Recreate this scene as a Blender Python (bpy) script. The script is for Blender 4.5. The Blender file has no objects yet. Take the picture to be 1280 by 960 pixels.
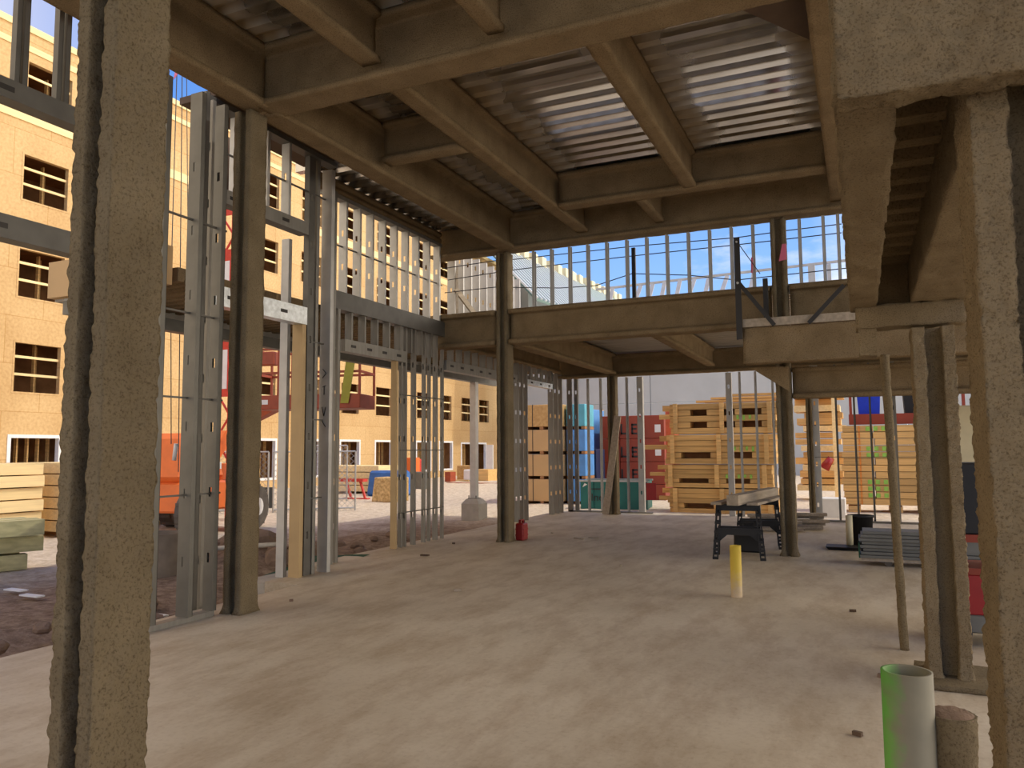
import bpy, bmesh, math, random
from mathutils import Vector, Matrix, noise
random.seed(7)
SC = bpy.context.scene
COL = SC.collection
# ------------------------------------------------------------------ camera (1280x960 frame)
F, CX, CY, H = 962.0, 640.0, 480.0, 1.55
yw, pt, rl = [math.radians(a) for a in (24.3, 4.87, -0.37)]
FW = Vector((-math.sin(yw)*math.cos(pt), math.cos(yw)*math.cos(pt), math.sin(pt)))
r0 = Vector((math.cos(yw), math.sin(yw), 0)); u0 = r0.cross(FW)
RT = r0*math.cos(rl)+u0*math.sin(rl); UP = -r0*math.sin(rl)+u0*math.cos(rl)
CAM = Vector((0, 0, H))
cd = bpy.data.cameras.new('camera'); cam = bpy.data.objects.new('camera', cd); COL.objects.link(cam)
cd.sensor_width = 36; cd.lens = F/1280*36; cd.clip_end = 500
cam.matrix_world = Matrix(((RT.x, UP.x, -FW.x, 0), (RT.y, UP.y, -FW.y, 0), (RT.z, UP.z, -FW.z, H), (0, 0, 0, 1)))
SC.camera = cam
def at(u, v, x=None, y=None, z=None):
    """a measured point of the site: the place on plane x=, y= or z= that lies along a sight line"""
    d = RT*((u-CX)/F) + UP*((CY-v)/F) + FW
    t = (x/d.x) if x is not None else (y/d.y) if y is not None else ((z-H)/d.z)
    return CAM + d*t
# ------------------------------------------------------------------ materials
def nodes(m):
    m.use_nodes = True
    nt = m.node_tree
    return nt, nt.nodes, nt.links, nt.nodes['Principled BSDF']
def mat(name, c, rough=.7, metal=0.0, var=.15, vs=6.0, bump=0.0, bs=40.0, c2=None, stretch=None, rnd=0.0, spec=None):
    m = bpy.data.materials.new(name); nt, N, L, P = nodes(m)
    P.inputs['Roughness'].default_value = rough; P.inputs['Metallic'].default_value = metal
    if spec is not None: P.inputs['Specular IOR Level'].default_value = spec
    tc = N.new('ShaderNodeTexCoord'); src = tc.outputs['Object']
    if stretch:
        mp = N.new('ShaderNodeMapping'); mp.inputs['Scale'].default_value = stretch
        L.new(src, mp.inputs['Vector']); src = mp.outputs['Vector']
    nz = N.new('ShaderNodeTexNoise'); nz.inputs['Scale'].default_value = vs; nz.inputs['Detail'].default_value = 5
    L.new(src, nz.inputs['Vector'])
    rp = N.new('ShaderNodeValToRGB'); rp.color_ramp.elements[0].position = .3; rp.color_ramp.elements[1].position = .7
    a = c2 if c2 else tuple(x*(1-var) for x in c); b = tuple(min(1, x*(1+var)) for x in c) if not c2 else c
    rp.color_ramp.elements[0].color = (*a, 1); rp.color_ramp.elements[1].color = (*b, 1)
    L.new(nz.outputs['Fac'], rp.inputs['Fac']); out = rp.outputs['Color']
    if rnd:
        oi = N.new('ShaderNodeObjectInfo'); hs = N.new('ShaderNodeHueSaturation')
        mr = N.new('ShaderNodeMapRange'); mr.inputs['To Min'].default_value = 1-rnd; mr.inputs['To Max'].default_value = 1+rnd
        L.new(oi.outputs['Random'], mr.inputs['Value']); L.new(mr.outputs['Result'], hs.inputs['Value']); L.new(out, hs.inputs['Color']); out = hs.outputs['Color']
    L.new(out, P.inputs['Base Color'])
    if bump:
        n2 = N.new('ShaderNodeTexNoise'); n2.inputs['Scale'].default_value = bs; n2.inputs['Detail'].default_value = 4; n2.inputs['Roughness'].default_value = .65
        L.new(src, n2.inputs['Vector'])
        bp = N.new('ShaderNodeBump'); bp.inputs['Strength'].default_value = bump; bp.inputs['Distance'].default_value = .02
        L.new(n2.outputs['Fac'], bp.inputs['Height']); L.new(bp.outputs['Normal'], P.inputs['Normal'])
    return m
def spray_mat(name, c, c2, sc=95, dist=.012):
    m = mat(name, c, .95, 0, 0, 3.5, 0, 40, c2=c2, spec=.15); nt, N, L, P = nodes(m)
    tc = next(n for n in N if n.type == 'TEX_COORD'); rp = next(n for n in N if n.type == 'VALTORGB')
    f = N.new('ShaderNodeTexNoise'); f.inputs['Scale'].default_value = sc; f.inputs['Detail'].default_value = 5; f.inputs['Roughness'].default_value = .7
    L.new(tc.outputs['Object'], f.inputs['Vector'])
    fr = N.new('ShaderNodeValToRGB'); fr.color_ramp.elements[0].position = .34; fr.color_ramp.elements[0].color = (.36, .32, .27, 1)
    fr.color_ramp.elements[1].position = .5; fr.color_ramp.elements[1].color = (1, 1, 1, 1)
    L.new(f.outputs['Fac'], fr.inputs['Fac'])
    mx = N.new('ShaderNodeMix'); mx.data_type = 'RGBA'; mx.blend_type = 'MULTIPLY'; mx.inputs['Factor'].default_value = .75
    L.new(rp.outputs['Color'], mx.inputs['A']); L.new(fr.outputs['Color'], mx.inputs['B']); L.new(mx.outputs['Result'], P.inputs['Base Color'])
    bp = N.new('ShaderNodeBump'); bp.inputs['Strength'].default_value = 1; bp.inputs['Distance'].default_value = dist
    L.new(f.outputs['Fac'], bp.inputs['Height']); L.new(bp.outputs['Normal'], P.inputs['Normal'])
    return m
SPRAY = spray_mat('sprayed fireproofing', (.27, .215, .135), (.195, .152, .092))
SPRAYB = spray_mat('fireproofing on the beams', (.335, .245, .14), (.245, .175, .096))
SPRAYR = spray_mat('coarse fireproofing by the stair', (.43, .335, .205), (.33, .25, .15), 130, .022)
def concrete_floor():
    m = bpy.data.materials.new('slab concrete'); nt, N, L, P = nodes(m)
    tc = N.new('ShaderNodeTexCoord'); P.inputs['Roughness'].default_value = .62; P.inputs['Specular IOR Level'].default_value = .35
    def nz(s, d=6, r=.6, st=None):
        n = N.new('ShaderNodeTexNoise'); n.inputs['Scale'].default_value = s; n.inputs['Detail'].default_value = d; n.inputs['Roughness'].default_value = r
        if st:
            mp = N.new('ShaderNodeMapping'); mp.inputs['Scale'].default_value = st; mp.inputs['Rotation'].default_value = (0, 0, .5)
            L.new(tc.outputs['Object'], mp.inputs['Vector']); L.new(mp.outputs['Vector'], n.inputs['Vector'])
        else: L.new(tc.outputs['Object'], n.inputs['Vector'])
        return n
    def ramp(n, p0, c0, p1, c1):
        r = N.new('ShaderNodeValToRGB'); e = r.color_ramp.elements
        e[0].position = p0; e[0].color = (*c0, 1); e[1].position = p1; e[1].color = (*c1, 1); L.new(n.outputs['Fac'], r.inputs['Fac']); return r
    a = ramp(nz(.55, 7, .6), .35, (.50, .43, .33), .65, (.645, .575, .47))
    b = ramp(nz(3.2, 8, .7, (1, .35, 1)), .38, (.74, .68, .62), .56, (1, 1, 1))
    c = ramp(nz(26, 4, .7), .30, (.80, .76, .72), .5, (1, 1, 1))
    x = N.new('ShaderNodeMix'); x.data_type = 'RGBA'; x.blend_type = 'MULTIPLY'; x.inputs['Factor'].default_value = .8
    L.new(a.outputs['Color'], x.inputs['A']); L.new(b.outputs['Color'], x.inputs['B'])
    y = N.new('ShaderNodeMix'); y.data_type = 'RGBA'; y.blend_type = 'MULTIPLY'; y.inputs['Factor'].default_value = .6
    L.new(x.outputs['Result'], y.inputs['A']); L.new(c.outputs['Color'], y.inputs['B']); L.new(y.outputs['Result'], P.inputs['Base Color'])
    bp = N.new('ShaderNodeBump'); bp.inputs['Strength'].default_value = .25; bp.inputs['Distance'].default_value = .01
    L.new(nz(14, 6, .7).outputs['Fac'], bp.inputs['Height']); L.new(bp.outputs['Normal'], P.inputs['Normal'])
    return m
FLOOR = concrete_floor()
GALV = mat('galvanised stud steel', (.25, .24, .22), .5, .4, .12, 5, stretch=(4, 4, .6), rnd=.08)
GALVD = mat('dark galvanised track steel', (.13, .125, .115), .5, .4, .15, 5)
GALVB = mat('bright galvanised header steel', (.62, .66, .70), .35, .8, .2, 18)
DUSK = mat('shaded zinc stud', (.15, .145, .13), .45, .4, .12, 5)  # stud zinc darkened: the shade on the near studs is put into the colour
TANST = mat('zinc jamb with painted reflection', (.50, .36, .19), .6, .2, .08, 3)  # tan stands for sunlit sheathing reflected in the zinc, put into the colour
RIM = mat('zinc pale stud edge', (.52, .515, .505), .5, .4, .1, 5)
BLACK = mat('black painted steel', (.02, .017, .016), .5, 0, .3, 9)
RUST = mat('dark red primer angle', (.055, .025, .02), .6, 0, .3, 9)
CABLE = mat('steel cable', (.06, .06, .065), .45, .5)
BLKPL = mat('black moulded plastic', (.009, .009, .010), .55, 0, .2, 8)
def deck_mat():
    m = mat('galvanised deck', (.56, .53, .48), .15, .92, .16, 3, stretch=(.35, 3, 3)); nt, N, L, P = nodes(m)
    rp = next(n for n in N if n.type == 'VALTORGB'); tc = next(n for n in N if n.type == 'TEX_COORD')
    sx = N.new('ShaderNodeSeparateXYZ'); L.new(tc.outputs['Object'], sx.inputs[0])
    prev = None
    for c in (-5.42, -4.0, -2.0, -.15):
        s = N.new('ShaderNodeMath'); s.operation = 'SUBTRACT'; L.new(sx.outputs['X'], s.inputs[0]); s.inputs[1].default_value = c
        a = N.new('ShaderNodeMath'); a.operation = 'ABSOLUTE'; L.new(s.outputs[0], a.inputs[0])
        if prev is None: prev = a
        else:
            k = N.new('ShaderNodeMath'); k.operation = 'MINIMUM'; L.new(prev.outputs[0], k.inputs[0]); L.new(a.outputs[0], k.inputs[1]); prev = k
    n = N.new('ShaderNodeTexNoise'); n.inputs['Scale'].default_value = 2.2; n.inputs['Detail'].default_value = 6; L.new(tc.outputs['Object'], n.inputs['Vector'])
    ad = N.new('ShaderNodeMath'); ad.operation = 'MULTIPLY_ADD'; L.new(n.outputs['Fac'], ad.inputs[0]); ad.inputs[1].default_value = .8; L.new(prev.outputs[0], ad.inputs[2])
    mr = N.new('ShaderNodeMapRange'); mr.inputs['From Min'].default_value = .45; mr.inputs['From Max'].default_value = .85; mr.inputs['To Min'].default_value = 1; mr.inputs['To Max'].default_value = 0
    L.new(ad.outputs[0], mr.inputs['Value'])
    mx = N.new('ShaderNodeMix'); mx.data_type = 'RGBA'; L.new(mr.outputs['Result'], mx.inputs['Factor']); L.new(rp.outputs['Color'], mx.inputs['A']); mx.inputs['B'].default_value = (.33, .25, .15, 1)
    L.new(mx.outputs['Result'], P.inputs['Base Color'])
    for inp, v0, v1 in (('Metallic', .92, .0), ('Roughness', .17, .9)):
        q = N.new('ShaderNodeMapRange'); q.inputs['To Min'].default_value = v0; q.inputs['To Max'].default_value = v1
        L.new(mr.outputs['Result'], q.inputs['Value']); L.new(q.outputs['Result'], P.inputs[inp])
    return m
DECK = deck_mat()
def osb_mat(name, c, c2, joints=True):
    m = mat(name, c, .75, 0, 0, 11, .0, c2=c2, stretch=(1, 1, 1)); nt, N, L, P = nodes(m)
    rp = next(n for n in N if n.type == 'VALTORGB'); tc = next(n for n in N if n.type == 'TEX_COORD')
    big = N.new('ShaderNodeTexNoise'); big.inputs['Scale'].default_value = .35; big.inputs['Detail'].default_value = 2; L.new(tc.outputs['Object'], big.inputs['Vector'])
    br = N.new('ShaderNodeValToRGB'); br.color_ramp.elements[0].position = .35; br.color_ramp.elements[0].color = (.86, .82, .76, 1); br.color_ramp.elements[1].position = .6; br.color_ramp.elements[1].color = (1, 1, 1, 1)
    L.new(big.outputs['Fac'], br.inputs['Fac'])
    mx = N.new('ShaderNodeMix'); mx.data_type = 'RGBA'; mx.blend_type = 'MULTIPLY'; mx.inputs['Factor'].default_value = 1
    L.new(rp.outputs['Color'], mx.inputs['A']); L.new(br.outputs['Color'], mx.inputs['B']); out = mx.outputs['Result']
    if joints:
        sp = N.new('ShaderNodeSeparateXYZ'); L.new(tc.outputs['Object'], sp.inputs[0]); cb = N.new('ShaderNodeCombineXYZ')
        L.new(sp.outputs['Y'], cb.inputs['X']); L.new(sp.outputs['Z'], cb.inputs['Y'])
        bk = N.new('ShaderNodeTexBrick'); bk.inputs['Scale'].default_value = 1; bk.inputs['Brick Width'].default_value = 2.44; bk.inputs['Row Height'].default_value = 1.53
        bk.inputs['Mortar Size'].default_value = .012; bk.inputs['Color1'].default_value = (1, 1, 1, 1); bk.inputs['Color2'].default_value = (.93, .90, .86, 1); bk.inputs['Mortar'].default_value = (.78, .68, .5, 1)
        L.new(cb.outputs[0], bk.inputs['Vector'])
        m2 = N.new('ShaderNodeMix'); m2.data_type = 'RGBA'; m2.blend_type = 'MULTIPLY'; m2.inputs['Factor'].default_value = 1
        L.new(out, m2.inputs['A']); L.new(bk.outputs['Color'], m2.inputs['B']); out = m2.outputs['Result']
    L.new(out, P.inputs['Base Color'])
    return m
OSB = osb_mat('osb sheathing', (.69, .485, .24), (.56, .365, .16))
OSBX = osb_mat('osb sheets in a bundle', (.62, .40, .16), (.48, .28, .10), False)
LUM = mat('yellow pine lumber', (.72, .46, .18), .7, 0, .2, 2.2, stretch=(1, .4, 9), rnd=.15)
LUMX = mat('pine boards lengthwise', (.66, .41, .15), .7, 0, .2, 2.0, stretch=(.4, 6, 9), rnd=.2)
LUMY = mat('pale pine', (.84, .66, .34), .7, 0, .12, 2.2, stretch=(6, .4, 9), rnd=.1)  # paler tone of pine
GREY_LUM = mat('weathered grey board', (.42, .35, .27), .8, 0, .2, 3, stretch=(6, .4, 6), rnd=.1)
TREAT = mat('green treated timber', (.50, .46, .24), .8, 0, .2, 3, stretch=(5, .5, 5), rnd=.12)
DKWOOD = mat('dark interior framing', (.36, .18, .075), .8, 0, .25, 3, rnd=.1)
TRIMW = mat('white window flashing', (.80, .80, .80), .6, 0, .05)
CONCB = mat('cast concrete', (.42, .39, .34), .85, 0, .12, 6, .3, 40)
TILT = mat('tilt-up concrete panel', (.46, .49, .50), .85, 0, .07, .5)
def soil_mat():
    m = bpy.data.materials.new('gravel and dug soil'); nt, N, L, P = nodes(m); P.inputs['Roughness'].default_value = .95; P.inputs['Specular IOR Level'].default_value = .1
    tc = N.new('ShaderNodeTexCoord'); sx = N.new('ShaderNodeSeparateXYZ'); L.new(tc.outputs['Object'], sx.inputs[0])
    n = N.new('ShaderNodeTexNoise'); n.inputs['Scale'].default_value = .6; n.inputs['Detail'].default_value = 6; L.new(tc.outputs['Object'], n.inputs['Vector'])
    a = N.new('ShaderNodeMath'); a.operation = 'MULTIPLY_ADD'; L.new(n.outputs['Fac'], a.inputs[0]); a.inputs[1].default_value = 3.0; L.new(sx.outputs['X'], a.inputs[2])
    mr = N.new('ShaderNodeMapRange'); mr.inputs['From Min'].default_value = -9.6; mr.inputs['From Max'].default_value = -7.9; L.new(a.outputs[0], mr.inputs['Value'])
    yk = N.new('ShaderNodeMapRange'); yk.inputs['From Min'].default_value = 18.5; yk.inputs['From Max'].default_value = 15; L.new(sx.outputs['Y'], yk.inputs['Value'])
    mu = N.new('ShaderNodeMath'); mu.operation = 'MULTIPLY'; L.new(mr.outputs['Result'], mu.inputs[0]); L.new(yk.outputs['Result'], mu.inputs[1])
    f = N.new('ShaderNodeTexNoise'); f.inputs['Scale'].default_value = 7; f.inputs['Detail'].default_value = 7; f.inputs['Roughness'].default_value = .75; L.new(tc.outputs['Object'], f.inputs['Vector'])
    r1 = N.new('ShaderNodeValToRGB'); r1.color_ramp.elements[0].position = .35; r1.color_ramp.elements[0].color = (.50, .40, .28, 1); r1.color_ramp.elements[1].position = .62; r1.color_ramp.elements[1].color = (.74, .64, .50, 1)
    r2 = N.new('ShaderNodeValToRGB'); r2.color_ramp.elements[0].position = .35; r2.color_ramp.elements[0].color = (.17, .11, .075, 1); r2.color_ramp.elements[1].position = .68; r2.color_ramp.elements[1].color = (.42, .31, .22, 1)
    L.new(f.outputs['Fac'], r1.inputs['Fac']); L.new(f.outputs['Fac'], r2.inputs['Fac'])
    mx = N.new('ShaderNodeMix'); mx.data_type = 'RGBA'; L.new(mu.outputs[0], mx.inputs['Factor']); L.new(r1.outputs['Color'], mx.inputs['A']); L.new(r2.outputs['Color'], mx.inputs['B'])
    L.new(mx.outputs['Result'], P.inputs['Base Color'])
    bp = N.new('ShaderNodeBump'); bp.inputs['Strength'].default_value = .8; bp.inputs['Distance'].default_value = .05; L.new(f.outputs['Fac'], bp.inputs['Height']); L.new(bp.outputs['Normal'], P.inputs['Normal'])
    return m
SOIL = soil_mat()
CLOD = mat('dug clay clods', (.22, .145, .10), .95, 0, .3, 5, .8, 18)
ORANGE = mat('orange machine paint', (.80, .17, .03), .45, 0, .06)
REDOR = mat('red orange basket paint', (.33, .06, .022), .55, 0, .15)
REDP = mat('red mast paint', (.62, .05, .035), .5, 0, .1)
WHITEP = mat('white paint', (.80, .80, .78), .5, 0, .05)
RED = mat('red plastic', (.30, .01, .012), .4, 0, .08)
REDDK = mat('brick red wrap', (.27, .042, .018), .55, 0, .14, 2)
TAN = mat('tan board wrap', (.58, .38, .18), .7, 0, .06, 1.5)
BLUEW = mat('bright blue wrap', (.10, .32, .74), .5, 0, .15, 3)
TEALW = mat('pale teal wrap', (.10, .42, .55), .5, 0, .15, 3)
NAVY = mat('navy wrap', (.012, .025, .085), .5, 0, .2, 3)
TEAL = mat('teal container paint', (.012, .15, .135), .5, 0, .12, 3)
YELL = mat('yellow machine paint', (.80, .42, .03), .45, 0, .08)
PVC = mat('dusty white pipe', (.56, .50, .40), .6, 0, .12, 8)
def paint_pipe(name, base, paint, axis_lo, axis_hi, side=None):
    m = mat(name, base, .6, 0, .1, 8); nt, N, L, P = nodes(m)
    tc = next(n for n in N if n.type == 'TEX_COORD'); rp = next(n for n in N if n.type == 'VALTORGB')
    sx = N.new('ShaderNodeSeparateXYZ'); L.new(tc.outputs['Object'], sx.inputs[0])
    n = N.new('ShaderNodeTexNoise'); n.inputs['Scale'].default_value = 18; n.inputs['Detail'].default_value = 6; L.new(tc.outputs['Object'], n.inputs['Vector'])
    ad = N.new('ShaderNodeMath'); ad.operation = 'MULTIPLY_ADD'; L.new(n.outputs['Fac'], ad.inputs[0]); ad.inputs[1].default_value = (axis_hi-axis_lo)*1.2
    L.new(sx.outputs[side or 'Z'], ad.inputs[2])
    mr = N.new('ShaderNodeMapRange'); mr.inputs['From Min'].default_value = axis_lo; mr.inputs['From Max'].default_value = axis_hi
    if side: mr.inputs['To Min'].default_value = 1; mr.inputs['To Max'].default_value = 0
    L.new(ad.outputs[0], mr.inputs['Value'])
    mx = N.new('ShaderNodeMix'); mx.data_type = 'RGBA'; L.new(mr.outputs['Result'], mx.inputs['Factor']); L.new(rp.outputs['Color'], mx.inputs['A']); mx.inputs['B'].default_value = (*paint, 1)
    L.new(mx.outputs['Result'], P.inputs['Base Color']); return m
YPIPE = paint_pipe('pipe with yellow spray', (.58, .46, .32), (.66, .48, .06), .18, .42)
GPIPE = paint_pipe('pipe with green spray', (.215, .20, .148), (.09, .40, .04), -.05, .03, 'X')
BLUE = mat('blue plastic tub', (.012, .05, .62), .4, 0, .1)
PINK = mat('pink tag', (.80, .18, .30), .6, 0, .1)
GREENSP = mat('green spray marking', (.30, .58, .10), .8, 0, .2, 12)
ORSP = mat('orange spray marking', (.80, .30, .06), .8, 0, .2, 12)
RUBBER = mat('tyre rubber', (.10, .085, .07), .8, 0, .2, 8)
SILT = mat('green silt fabric', (.02, .075, .04), .9, 0, .3, 12)
MESHW = mat('fence wire', (.45, .45, .43), .5, .5)
PAPER = mat('white paper scrap', (.78, .77, .74), .7, 0, .05)
GREENR = mat('green sheathing', (.06, .24, .10), .6, 0, .08)
PALE = mat('pale steel roofing', (.66, .70, .72), .4, .3, .05)
PANEL = mat('grey steel panel', (.17, .17, .155), .5, .35, .12, 6)
YGREEN = mat('yellow green sling', (.35, .33, .03), .6, 0, .1)
CREAM = mat('cream crate board', (.72, .64, .42), .7, 0, .05)
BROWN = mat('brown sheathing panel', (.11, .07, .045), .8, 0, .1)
# ------------------------------------------------------------------ mesh helpers
class MB:
    def __init__(s, M=None): s.v = []; s.f = []; s.M = M
    def add(s, vs, fs):
        b = len(s.v); s.v += [(s.M @ Vector(p)) if s.M else Vector(p) for p in vs]; s.f += [tuple(b+i for i in f) for f in fs]; return s
    def box(s, x0, x1, y0, y1, z0, z1):
        return s.add([(x0, y0, z0), (x1, y0, z0), (x1, y1, z0), (x0, y1, z0), (x0, y0, z1), (x1, y0, z1), (x1, y1, z1), (x0, y1, z1)],
                     [(0, 3, 2, 1), (4, 5, 6, 7), (0, 1, 5, 4), (1, 2, 6, 5), (2, 3, 7, 6), (3, 0, 4, 7)])
    def frus(s, lo, hi, z0, z1):   # lo, hi = (x0,x1,y0,y1)
        return s.add([(lo[0], lo[2], z0), (lo[1], lo[2], z0), (lo[1], lo[3], z0), (lo[0], lo[3], z0), (hi[0], hi[2], z1), (hi[1], hi[2], z1), (hi[1], hi[3], z1), (hi[0], hi[3], z1)],
                     [(0, 3, 2, 1), (4, 5, 6, 7), (0, 1, 5, 4), (1, 2, 6, 5), (2, 3, 7, 6), (3, 0, 4, 7)])
    def bar(s, p, q, w, h, up=(0, 0, 1)):
        p, q = Vector(p), Vector(q); d = (q-p).normalized(); u = Vector(up)
        if abs(d.dot(u)) > .98: u = Vector((0, 1, 0))
        a = d.cross(u).normalized()*w/2; b = a.cross(d).normalized()*h/2
        vs = [p-a-b, p+a-b, p+a+b, p-a+b, q-a-b, q+a-b, q+a+b, q-a+b]
        return s.add(vs, [(0, 1, 2, 3), (7, 6, 5, 4), (0, 4, 5, 1), (1, 5, 6, 2), (2, 6, 7, 3), (3, 7, 4, 0)])
    def cyl(s, p, q, r, r2=None, n=14, cap=True):
        p, q = Vector(p), Vector(q); r2 = r if r2 is None else r2; d = (q-p).normalized()
        a = d.cross(Vector((0, 0, 1)) if abs(d.z) < .95 else Vector((1, 0, 0))).normalized(); b = d.cross(a)
        vs = [p+(a*math.cos(t)+b*math.sin(t))*r for t in [2*math.pi*i/n for i in range(n)]] + [q+(a*math.cos(t)+b*math.sin(t))*r2 for t in [2*math.pi*i/n for i in range(n)]]
        fs = [(i, (i+1) % n, n+(i+1) % n, n+i) for i in range(n)]
        if cap: fs += [tuple(reversed(range(n))), tuple(range(n, 2*n))]
        return s.add(vs, fs)
    def tube(s, p, q, r, t, n=24):      # open pipe with wall thickness
        p, q = Vector(p), Vector(q); vs = []
        for c, rr in ((p, r), (q, r), (q, r-t), (q-(q-p)*.8, r-t)):
            vs += [c+Vector((math.cos(2*math.pi*i/n)*rr, math.sin(2*math.pi*i/n)*rr, 0)) for i in range(n)]
        fs = [(k*n+i, k*n+(i+1) % n, (k+1)*n+(i+1) % n, (k+1)*n+i) for k in range(3) for i in range(n)]
        return s.add(vs, fs+[tuple(range(3*n, 4*n))])
    def prism(s, poly, ax, a0, a1):
        n = len(poly)
        P = {'x': lambda p, a: (a, p[0], p[1]), 'y': lambda p, a: (p[0], a, p[1]), 'z': lambda p, a: (p[0], p[1], a)}[ax]
        return s.add([P(p, a0) for p in poly]+[P(p, a1) for p in poly], [(i, (i+1) % n, n+(i+1) % n, n+i) for i in range(n)]+[tuple(reversed(range(n))), tuple(range(n, 2*n))])
    def mesh(s, name, m, off=(0, 0, 0), smooth=False, bevel=0):
        me = bpy.data.meshes.new(name); o = Vector(off)
        me.from_pydata([p-o for p in s.v], [], s.f); bm = bmesh.new(); bm.from_mesh(me)
        bmesh.ops.recalc_face_normals(bm, faces=bm.faces)
        if bevel: bmesh.ops.bevel(bm, geom=bm.edges[:], offset=bevel, segments=1, affect='EDGES')
        if smooth:
            for f in bm.faces: f.smooth = len(f.verts) < 6
        bm.to_mesh(me); bm.free(); me.materials.append(m); return me
def tag(o, label, cat, group=None, kind=None):
    if label and not 4 <= len(label.replace('-', ' ').split()) <= 16: print('LABEL', o.name, label)
    if label: o['label'] = label
    if cat: o['category'] = cat
    if group: o['group'] = group
    if kind: o['kind'] = kind
    return o
def root(name, label, cat, loc=(0, 0, 0), rz=0, group=None, kind=None):
    e = bpy.data.objects.new(name, None); COL.objects.link(e); e.location = loc; e.rotation_euler = (0, 0, rz); e.empty_display_size = .1
    return tag(e, label, cat, group, kind)
def part(name, mb, m, parent, label=None, smooth=False, bevel=0, off=None):
    """a part; geometry given in its thing's own frame unless off is given"""
    o = bpy.data.objects.new(name, mb.mesh(name, m, off or (0, 0, 0), smooth, bevel)); COL.objects.link(o); o.parent = parent
    if label: o['label'] = label
    return o
def thing(name, mb, m, label, cat, group=None, kind='thing', smooth=False, bevel=0, origin=None):
    """a one-mesh thing built in site coordinates; its origin goes to the middle of its base"""
    if origin is None:
        xs = [p.x for p in mb.v]; ys = [p.y for p in mb.v]; origin = ((min(xs)+max(xs))/2, (min(ys)+max(ys))/2, min(p.z for p in mb.v))
    o = bpy.data.objects.new(name, mb.mesh(name, m, origin, smooth, bevel)); COL.objects.link(o); o.location = origin
    return tag(o, label, cat, group, kind)
def struct(name, mb, m, smooth=False):
    o = bpy.data.objects.new(name, mb.mesh(name, m, (0, 0, 0), smooth)); COL.objects.link(o); o['kind'] = 'structure'; return o
def resample(poly, ds):
    out = []
    for i, p in enumerate(poly):
        q = poly[(i+1) % len(poly)]; n = max(1, round(math.dist(p, q)/ds))
        out += [(p[0]+(q[0]-p[0])*k/n, p[1]+(q[1]-p[1])*k/n) for k in range(n)]
    return out
def spray(poly, ax, a0, a1, ds=.04, da=.08, amp=.008, flare=None):
    """a steel profile under lumpy sprayed coating: the outline swept along an axis and roughened"""
    P = resample(poly, ds); n = len(P); mb = MB()
    area = sum(P[i][0]*P[(i+1) % n][1]-P[(i+1) % n][0]*P[i][1] for i in range(n)); sg = 1 if area > 0 else -1
    nor = []
    for i in range(n):
        t = (P[(i+1) % n][0]-P[i-1][0], P[(i+1) % n][1]-P[i-1][1]); l = math.hypot(*t) or 1; nor.append((sg*t[1]/l, -sg*t[0]/l))
    k = max(1, round((a1-a0)/da)); vs = []
    to = {'x': lambda p, a: (a, p[0], p[1]), 'y': lambda p, a: (p[0], a, p[1]), 'z': lambda p, a: (p[0], p[1], a)}[ax]
    for j in range(k+1):
        a = a0+(a1-a0)*j/k
        for i in range(n):
            w = Vector(to(P[i], a)); d = amp*(noise.noise(w*9)*1.0+noise.noise(w*26)*.9+(noise.noise(w*55)*.8+noise.noise(w*105)*.65 if ds < .02 else 0))
            if flare and a-a0 < flare[0]: d += flare[1]*(1-(a-a0)/flare[0])**2
            vs.append(to((P[i][0]+nor[i][0]*d, P[i][1]+nor[i][1]*d), a))
    fs = [(j*n+i, j*n+(i+1) % n, (j+1)*n+(i+1) % n, (j+1)*n+i) for j in range(k) for i in range(n)]
    fs += [tuple(range(n)), tuple(range(k*n, (k+1)*n))]
    return mb.add(vs, fs)
def hcol(x, y, d=.21, b=.24, tf=.06, tw=.035):
    X, Y = d/2, b/2
    return [(x+p, y+q) for p, q in [(-X, -Y), (-X+tf, -Y), (-X+tf, -tw), (X-tf, -tw), (X-tf, -Y), (X, -Y), (X, Y), (X-tf, Y), (X-tf, tw), (-X+tf, tw), (-X+tf, Y), (-X, Y)]]
def ibeam(c, z0, z1, b=.28, tf=.06, tw=.04):
    B = b/2
    return [(c+p, q) for p, q in [(-B, z0), (B, z0), (B, z0+tf), (tw, z0+tf+.03), (tw, z1-tf-.02), (B, z1-tf), (B, z1), (-B, z1), (-B, z1-tf), (-tw, z1-tf-.02), (-tw, z0+tf+.03), (-B, z0+tf)]]
def rect(x0, x1, z0, z1): return [(x0, z0), (x1, z0), (x1, z1), (x0, z1)]
ORD = 'first second third fourth fifth sixth seventh eighth ninth tenth eleventh twelfth thirteenth fourteenth fifteenth sixteenth seventeenth eighteenth nineteenth twentieth'.split()
# ------------------------------------------------------------------ setting: slab, ground, decks
struct('floor', MB().prism([(-6.02, -8), (5, -8), (5, 18.6), (-7.02, 18.6), (-7.02, 8.5), (-6.55, 8.5), (-6.55, 7.3), (-6.02, 7.3)], 'z', -.2, 0), FLOOR)
g = MB(); nx, ny = 150, 190
mounds = [(-8.3, 8.9, .45, .9), (-9.3, 9.6, .55, .8), (-8.0, 10.3, .25, .6), (-7.9, 11.6, .2, .5), (-8.8, 7.0, .15, .5), (-7.0, 5.0, .12, .6), (-8.6, 12.6, .22, .9)]
gv = []
for j in range(ny):
    for i in range(nx):
        x = -34+i*(52/(nx-1)); y = -8+j*(66/(ny-1)); z = -.17+.035*noise.noise(Vector((x*.7, y*.7, 0)))
        z += .05*noise.noise(Vector((x*2.2, y*2.2, 3)))*(1 if x < -7 else .3)
        for mx_, my_, hh, rr in mounds: z += hh*.6*math.exp(-((x-mx_)**2+(y-my_)**2)/(rr*rr*.7))*(1+.5*noise.noise(Vector((x*5, y*5, 1))))
        if -7.3 < x < 5.3 and -8.3 < y < 18.9: z = -.25
        gv.append((x, y, z))
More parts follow.
